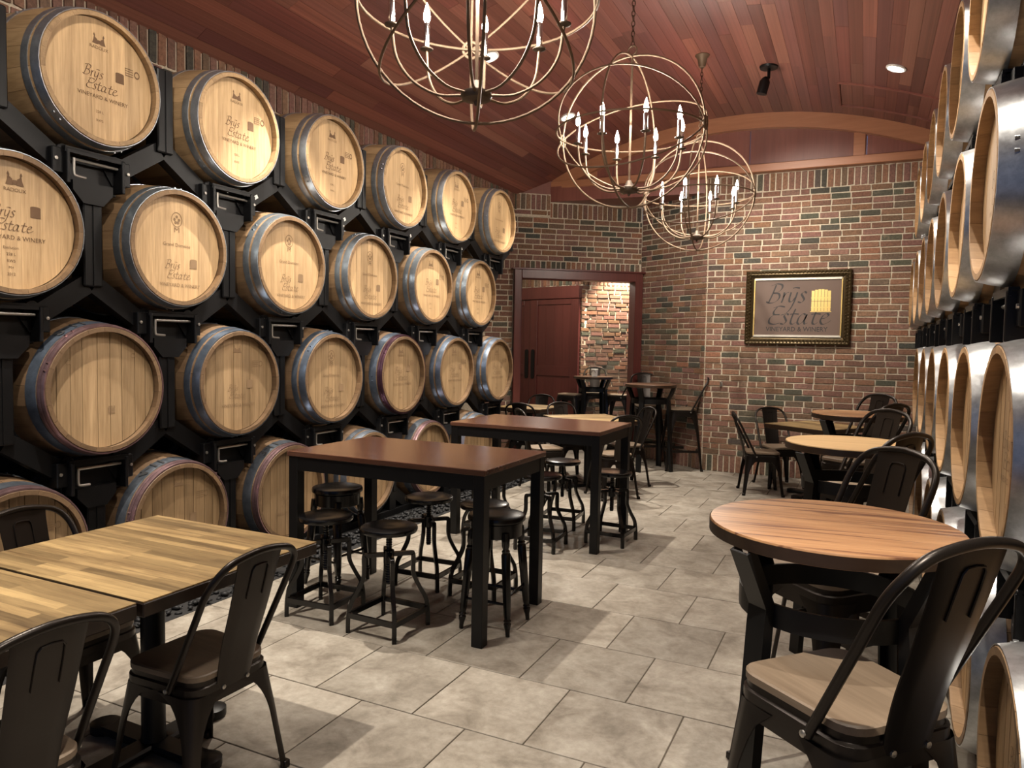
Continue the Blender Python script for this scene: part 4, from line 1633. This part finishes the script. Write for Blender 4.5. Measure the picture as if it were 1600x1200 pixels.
def make_swivel_stool(sh):
    t = put('swivel_stool', None)
    r = 0.138
    put('seat', MB().lathe([(r * 0.85, sh - 0.030), (r * 0.97, sh - 0.026), (r, sh - 0.014), (r * 0.985, sh - 0.004), (r * 0.90, sh), (0.02, sh - 0.005)], 36).mesh('seat', 'black', True, 50), t)
    put('screw', MB().lathe([(0.013, 0.22)] + [(0.013 + 0.0025 * (i % 2), 0.225 + i * 0.006) for i in range(int((sh - 0.26) / 0.006))] + [(0.012, sh - 0.028)], 10).mesh('screw', 'black'), t)
    put('hub', MB().lathe([(0.026, 0.325), (0.026, 0.385), (0.018, 0.39)], 14).mesh('hub', 'black'), t)
    put('seat_plate', MB().lathe([(0.05, sh - 0.036), (0.05, sh - 0.028)], 16).mesh('seat_plate', 'black'), t)
    b = 0.136
    for i in range(4):
        a = radians(45 + 90 * i)
        c, s = cos(a), sin(a)
        rb = b * sqrt(2)
        pts = [(0.02, 0.365), (0.105, 0.365), (0.118, 0.355), (0.118, 0.30), (0.122, 0.255), (0.150, 0.195), (0.178, 0.145), (rb - 0.004, 0.10), (rb, 0.05), (rb, 0.0)]
        path = smooth_path([(q * c, q * s, z) for q, z in pts], 4)
        put('leg', MB().bar(path, 0.020, 0.020).mesh('leg', 'black', True, 50), t)
    for (p, q) in (((-b, -b), (b, -b)), ((b, -b), (b, b)), ((b, b), (-b, b)), ((-b, b), (-b, -b))):
        put('base_bar', MB().bar([(*p, 0.085), (*q, 0.085)], 0.014, 0.026).mesh('base_bar', 'black', False), t)
    return t


def make_turned_stool(sh):
    t = put('turned_leg_stool', None)
    r = 0.142
    put('seat', MB().lathe([(r * 0.93, sh - 0.032), (r, sh - 0.026), (r * 1.01, sh - 0.014), (r * 0.985, sh - 0.003), (r * 0.90, sh), (0.02, sh - 0.004)], 36).mesh('seat', 'black', True, 50), t)
    put('apron', MB().lathe([(r * 0.80, sh - 0.105), (r * 0.90, sh - 0.10), (r * 0.91, sh - 0.035), (r * 0.85, sh - 0.032)], 32).mesh('apron', 'black', True, 50), t)
    H = sh - 0.07
    prof = [(0.010, 0.0), (0.012, 0.03), (0.016, 0.045), (0.019, 0.06), (0.015, 0.066), (0.019, 0.074), (0.014, 0.082), (0.017, 0.10), (0.019, 0.16),
            (0.021, 0.26), (0.0225, H - 0.10), (0.017, H - 0.092), (0.021, H - 0.084), (0.014, H - 0.074), (0.019, H - 0.06), (0.0205, H - 0.03), (0.020, H)]
    ft = 0.135
    tp = 0.088
    leg = MB().lathe(prof, 10).mesh('leg', 'black', True, 35)
    for i in range(4):
        a = radians(45 + 90 * i)
        rb, rt = ft * sqrt(2) * 0.92, tp * sqrt(2)
        tl = math.atan((rb - rt) / H)
        o = put('leg', leg, t, (rb * cos(a), rb * sin(a), 0.002))
        o.rotation_mode = 'QUATERNION'
        o.rotation_quaternion = Vector((0, 0, 1)).rotation_difference(Vector(((rt - rb) * cos(a), (rt - rb) * sin(a), H)).normalized())
    for i in range(4):
        z = 0.15 if i % 2 == 0 else 0.185
        k = 1 - z / H
        rr = (tp + (ft * 0.92 - tp) * k)
        p = [(-rr, -rr), (rr, -rr), (rr, rr), (-rr, rr)]
        q0, q1 = p[i], p[(i + 1) % 4]
        put('stretcher', MB().tube([(*q0, z), ((q0[0] + q1[0]) / 2, (q0[1] + q1[1]) / 2, z), (*q1, z)], [0.006, 0.009, 0.006], 8).mesh('stretcher', 'black'), t)
    return t


ps = make_swivel_stool(0.505)
pt = make_turned_stool(0.555)
for a in (
    (-2.44, 2.92, 3, 'black swivel stool with a square base, left end of the near bar table'),
    (-2.03, 2.89, -2, 'black swivel stool with a square base, front middle of the near bar table'),
    (-2.235, 3.575, 2, 'black swivel stool on the barrel side of the near bar table, beside the middle'),
    (-1.87, 3.57, 0, 'black swivel stool on the far side of the near bar table, behind the front leg'),
    (-1.955, 4.575, 4, 'black swivel stool in front of the second bar table, left of its corner leg'),
    (-1.575, 4.95, -3, 'black swivel stool at the right end of the second bar table, in the aisle'),
    (-2.06, 5.22, 5, 'black swivel stool on the far side of the second bar table'),
    (-2.43, 4.70, 1, 'black swivel stool tucked at the left of the second bar table, nearly hidden'),
):
    o = place(ps, a[0], a[1], (0, 1), a[3], 'stool', 'black swivel stools')
    o.rotation_euler = (0, 0, radians(a[2]))
for a in ((-1.60, 3.185, 2, 'black stool with turned legs at the right end of the near bar table'),
          (-2.70, 3.33, -4, 'black stool with turned legs at the barrel end of the near bar table')):
    o = place(pt, a[0], a[1], (0, 1), a[3], 'stool', 'black turned-leg stools')
    o.rotation_euler = (0, 0, radians(a[2]))


def bar_table(x0, x1, y0, y1, h, label):
    t = thing('bar_table', label, 'table', ((x0 + x1) / 2, (y0 + y1) / 2, 0), 0, 'long bar tables')
    w, d = x1 - x0, y1 - y0
    put('table_top', MB().box((0, 0, h - 0.014), (w + 0.012, d + 0.012, 0.028), bev=0.003).mesh('table_top', 'bartop', False), t)
    lw = 0.056
    for sx in (-1, 1):
        for sy in (-1, 1):
            put('leg', MB().box((sx * (w / 2 - lw / 2), sy * (d / 2 - lw / 2), (h - 0.028) / 2), (lw, lw, h - 0.028), bev=0.002).mesh('leg', 'blackmat', False), t)
    for s in (-1, 1):
        put('apron', MB().box((0, s * (d / 2 - 0.022), h - 0.028 - 0.035), (w - 2 * lw, 0.038, 0.07)).mesh('apron', 'blackmat', False), t)
        put('apron', MB().box((s * (w / 2 - 0.022), 0, h - 0.028 - 0.035), (0.038, d - 2 * lw, 0.07)).mesh('apron', 'blackmat', False), t)
    return t


bar_table(-2.655, -1.515, 2.885, 3.575, 0.82, 'tall dark red-brown bar table on black square legs, nearer of the two')
bar_table(-2.68, -1.55, 4.575, 5.285, 0.82, 'tall dark red-brown bar table on black square legs, farther of the two')


def dining_table(x, y, w, d, rz, label, h=0.68):
    t = thing('dining_table', label, 'table', (x, y, 0), rz, 'square butcher-block tables')
    put('table_top', MB().box((0, 0, h - 0.002), (w - 0.004, d - 0.004, 0.004)).mesh('table_top', 'butcher', False), t)
    put('top_edge', MB().box((0, 0, h - 0.024), (w, d, 0.040), bev=0.003).mesh('top_edge', 'edge', False), t)
    put('support_plate', MB().box((0, 0, h - 0.055), (0.36, 0.36, 0.02)).mesh('support_plate', 'blackmat', False), t)
    put('column', MB().lathe([(0.042, 0.03), (0.038, 0.06), (0.038, h - 0.06)], 20).mesh('column', 'blackmat'), t)
    b = MB()
    for k in range(2):
        a = Matrix.Rotation(pi / 2 * k, 3, 'Z')
        b.box((0, 0, 0.022), (0.54, 0.085, 0.028), a, bev=0.008)
        for s in (-1, 1):
            b.lathe([(0.05, 0.004), (0.05, 0.032), (0.03, 0.04)], 14, Matrix.Translation(a @ Vector((s * 0.245, 0, 0))))
    put('base', b.mesh('base', 'blackmat', True, 35), t)
    return t


dining_table(-2.115, 1.655, 0.81, 0.69, 0.0, 'butcher-block table in the left foreground with a dark edge, farther of the joined pair')
dining_table(-2.125, 0.955, 0.81, 0.69, 0.0, 'butcher-block table cut off by the left picture edge, nearer of the joined pair')
dining_table(-2.42, 6.80, 0.70, 0.70, radians(45), 'square butcher-block table with brightly lit top behind the second bar table')
dining_table(-3.45, 7.66, 0.60, 0.60, radians(-5), 'square wooden table in the far left corner before the entrance')
dining_table(-0.38, 7.42, 0.66, 0.66, radians(-34), 'square wooden table below the framed sign')


def round_table(x, y, h, r, mat, rz, label, group='round bar tables'):
    t = thing('round_bar_table', label, 'table', (x, y, 0), rz, group)
    put('table_top', MB().lathe([(r * 0.985, h - 0.034), (r, h - 0.030), (r, h - 0.004), (r * 0.992, h)], 56).mesh('table_top', mat, True, 40), t)
    put('top_edge', MB().lathe([(r + 0.001, h - 0.032), (r + 0.0015, h - 0.004)], 56, None, False, False).mesh('top_edge', 'edge'), t)
    zr = h - 0.19
    rr = r * 0.72
    put('ring', MB().bar([(rr * cos(q * pi / 20), rr * sin(q * pi / 20), zr) for q in range(40)], 0.008, 0.055, True).mesh('ring', 'blackmat', True, 40), t)
    for i in range(4):
        a = radians(45 + 90 * i)
        c, s = cos(a), sin(a)
        pts = [(r * 0.98, h - 0.034), (rr + 0.012, zr + 0.02), (rr + 0.016, zr - 0.03), (r * 0.95, 0.0)]
        P = [Vector((q * c, q * s, z)) for q, z in pts]
        sec = [(-0.028, -0.014), (0.028, -0.014), (0.028, 0.014), (0.022, 0.014), (0.022, -0.008), (-0.022, -0.008), (-0.022, 0.014), (-0.028, 0.014)]
        put('leg', MB().sweep(P, sec, False, up=(c, s, 0)).mesh('leg', 'blackmat', False), t)
    return t


round_table(-0.055, 1.945, 0.96, 0.29, 'round', radians(6), 'tall round table with streaked orange-brown top in the right foreground')
round_table(-0.04, 3.72, 0.96, 0.285, 'roundpale', radians(0), 'tall round table with pale lit top, middle of the three along the right rack')
round_table(-0.03, 5.46, 0.96, 0.285, 'round', radians(0), 'tall round table farthest along the right rack, near the back wall')
round_table(-2.16, 8.12, 0.97, 0.285, 'rounddark', radians(35), 'tall round dark-topped table in the curved brick corner')
round_table(-3.50, 9.98, 0.95, 0.28, 'rounddark', radians(30), 'small tall round table inside the passage with a white pail')
# pail on the passage table
pl_ = thing('white_pail', 'white metal pail standing on the small table in the passage', 'pail', (-3.47, 9.95, 0.95))
put('body', MB().lathe([(0.042, 0.001), (0.050, 0.10), (0.053, 0.104), (0.050, 0.107), (0.046, 0.10), (0.038, 0.006)], 20, None, True, True).mesh('body', 'white'), pl_)
put('handle', MB().tube([(0.030 * cos(radians(q)), -0.050 - 0.004 * sin(radians(q)), 0.055 + 0.035 * sin(radians(q))) for q in range(0, 181, 20)], 0.003, 6).mesh('handle', 'hub'), pl_)

# ------------------------------------------------------------------ framed sign
SX, SZ, SW, SH_, SYF = -0.668, 1.832, 1.045, 0.785, 8.384
sg = thing('framed_sign', 'framed winery sign with gilt border, black script and gold emblem on brick wall', 'sign', (SX, SYF, SZ))
put('board', MB().box((0, -0.02, 0), (SW - 0.16, 0.012, SH_ - 0.16)).mesh('board', 'sign', False), sg)
fw = 0.085


def frame_side(length, hor):
    """carved moulding with a bead of bosses, mitred ends"""
    prof = [(0.0, 0.0), (0.0, -0.052), (0.012, -0.060), (0.028, -0.050), (0.040, -0.055), (0.055, -0.040), (0.066, -0.036), (0.070, -0.022), (fw, -0.018), (fw, 0.0)]
    mb = MB()
    vs = []
    for s in (-1, 1):
        for (u, v) in prof:
            vs.append((s * (length / 2 - u), v, -u))
    k = len(prof)
    fs = [(q, (q + 1) % k, k + (q + 1) % k, k + q) for q in range(k)]
    mb.add(vs, fs + [tuple(range(k))[::-1], tuple(range(k, 2 * k))])
    n = int((length - 0.06) / 0.034)
    for i in range(n):
        x = -length / 2 + 0.045 + i * (length - 0.09) / max(1, n - 1)
        for (dz, r_) in ((-0.02, 0.0125), (-0.045, 0.010)):
            m = Matrix.Translation((x + (0.012 if dz < -0.03 else 0), -0.052, dz)) @ Matrix.Rotation(pi / 2, 4, 'X')
            mb.lathe([(r_, -0.006), (r_ * 0.8, 0.006), (r_ * 0.3, 0.010)], 6, m)
    return mb.mesh('frame_side', 'frame', True, 45)


for (ln, rot, loc) in ((SW, 0, (0, 0, SH_ / 2)), (SW, pi, (0, 0, -SH_ / 2)), (SH_, pi / 2, (SW / 2, 0, 0)), (SH_, -pi / 2, (-SW / 2, 0, 0))):
    put('frame_side', frame_side(ln, True), sg, loc, (0, rot, 0))
iw, ih = SW / 2 - fw, SH_ / 2 - fw
for (c, s) in (((0, -0.03, ih - 0.004), (2 * iw, 0.02, 0.024)), ((0, -0.03, -ih + 0.004), (2 * iw, 0.02, 0.024)), ((iw - 0.004, -0.03, 0), (0.014, 0.02, 2 * ih)), ((-iw + 0.004, -0.03, 0), (0.014, 0.02, 2 * ih))):
    put('inner_lip', MB().box(c, s, bev=0.003).mesh('inner_lip', 'silver' if s[0] > 0.1 else 'gold', False), sg)
yf = -0.0268
mb = MB()
for st in SCRIPT:
    nib(mb, st, 0.085, 30, 0.014, 0.26, 9, lambda x, y: (-0.315 + x * 0.262, yf, 0.052 + y * 0.265))
for st in SCRIPT2:
    nib(mb, st, 0.085, 30, 0.014, 0.26, 9, lambda x, y: (-0.300 + x * 0.258, yf, -0.178 + y * 0.265))
put('script_lettering', mb.mesh('script_lettering', 'ink', False), sg)
vs, fs = text_mesh('VINEYARD & WINERY', 0.068, 0.0006)
put('small_capitals', MB().add([(x * 0.93, yf, y - 0.252) for x, y, z in vs], fs).mesh('small_capitals', 'ink', False), sg)
em = MB()
n = 6
for i in range(n):
    for j in range(2):
        x0 = 0.140 + 0.19 * i / n
        w_ = 0.19 / n
        zlo, zhi = (-0.04 + 0.105 * j, -0.04 + 0.105 * (j + 1))
        arc = 0.022 * (1 - ((i + 0.5) / n * 2 - 1) ** 2) if j else 0
        em.box((x0 + w_ / 2, yf - 0.001, (zlo + zhi + arc) / 2), (w_ - 0.004, 0.006, zhi - zlo + arc - 0.004))
em.box((0.235, yf - 0.003, 0.10), (0.19, 0.004, 0.010))
em.box((0.235, yf - 0.003, 0.0), (0.19, 0.004, 0.010))
em.box((0.235, yf - 0.0015, -0.044), (0.205, 0.006, 0.008))
put('gold_emblem', em.mesh('gold_emblem', 'gold', False), sg)

# small metal hook on the brick wall left of the sign
hk = thing('wall_hook', 'small bright metal hook on the brick wall left of the round tables', 'hook', (-1.43, 8.386, 0.985))
put('plate', MB().box((0, -0.006, 0), (0.03, 0.012, 0.05), bev=0.003).mesh('plate', 'zinc', False), hk)
put('peg', MB().tube(smooth_path([(0, -0.01, 0.01), (0, -0.045, 0.0), (0, -0.055, 0.03)], 4), 0.008, 8).mesh('peg', 'zinc'), hk)

# lamps that belong to particular places
lamp('passage_lamp', 'SPOT', (-3.20, 10.62, 2.9), 300, (1.0, 0.86, 0.66), 0.03, (-3.45, 10.95, 1.2), 75, 0.6)
lamp('passage_fill_lamp', 'POINT', (-4.1, 9.5, 2.6), 30, WARM, 0.1)
lamp('spot_lamp', 'SPOT', (-0.93, 7.0, vault_z(-0.9) - 0.28), 60, WARM, 0.03, (-0.7, 8.39, 1.9), 64, 0.8)
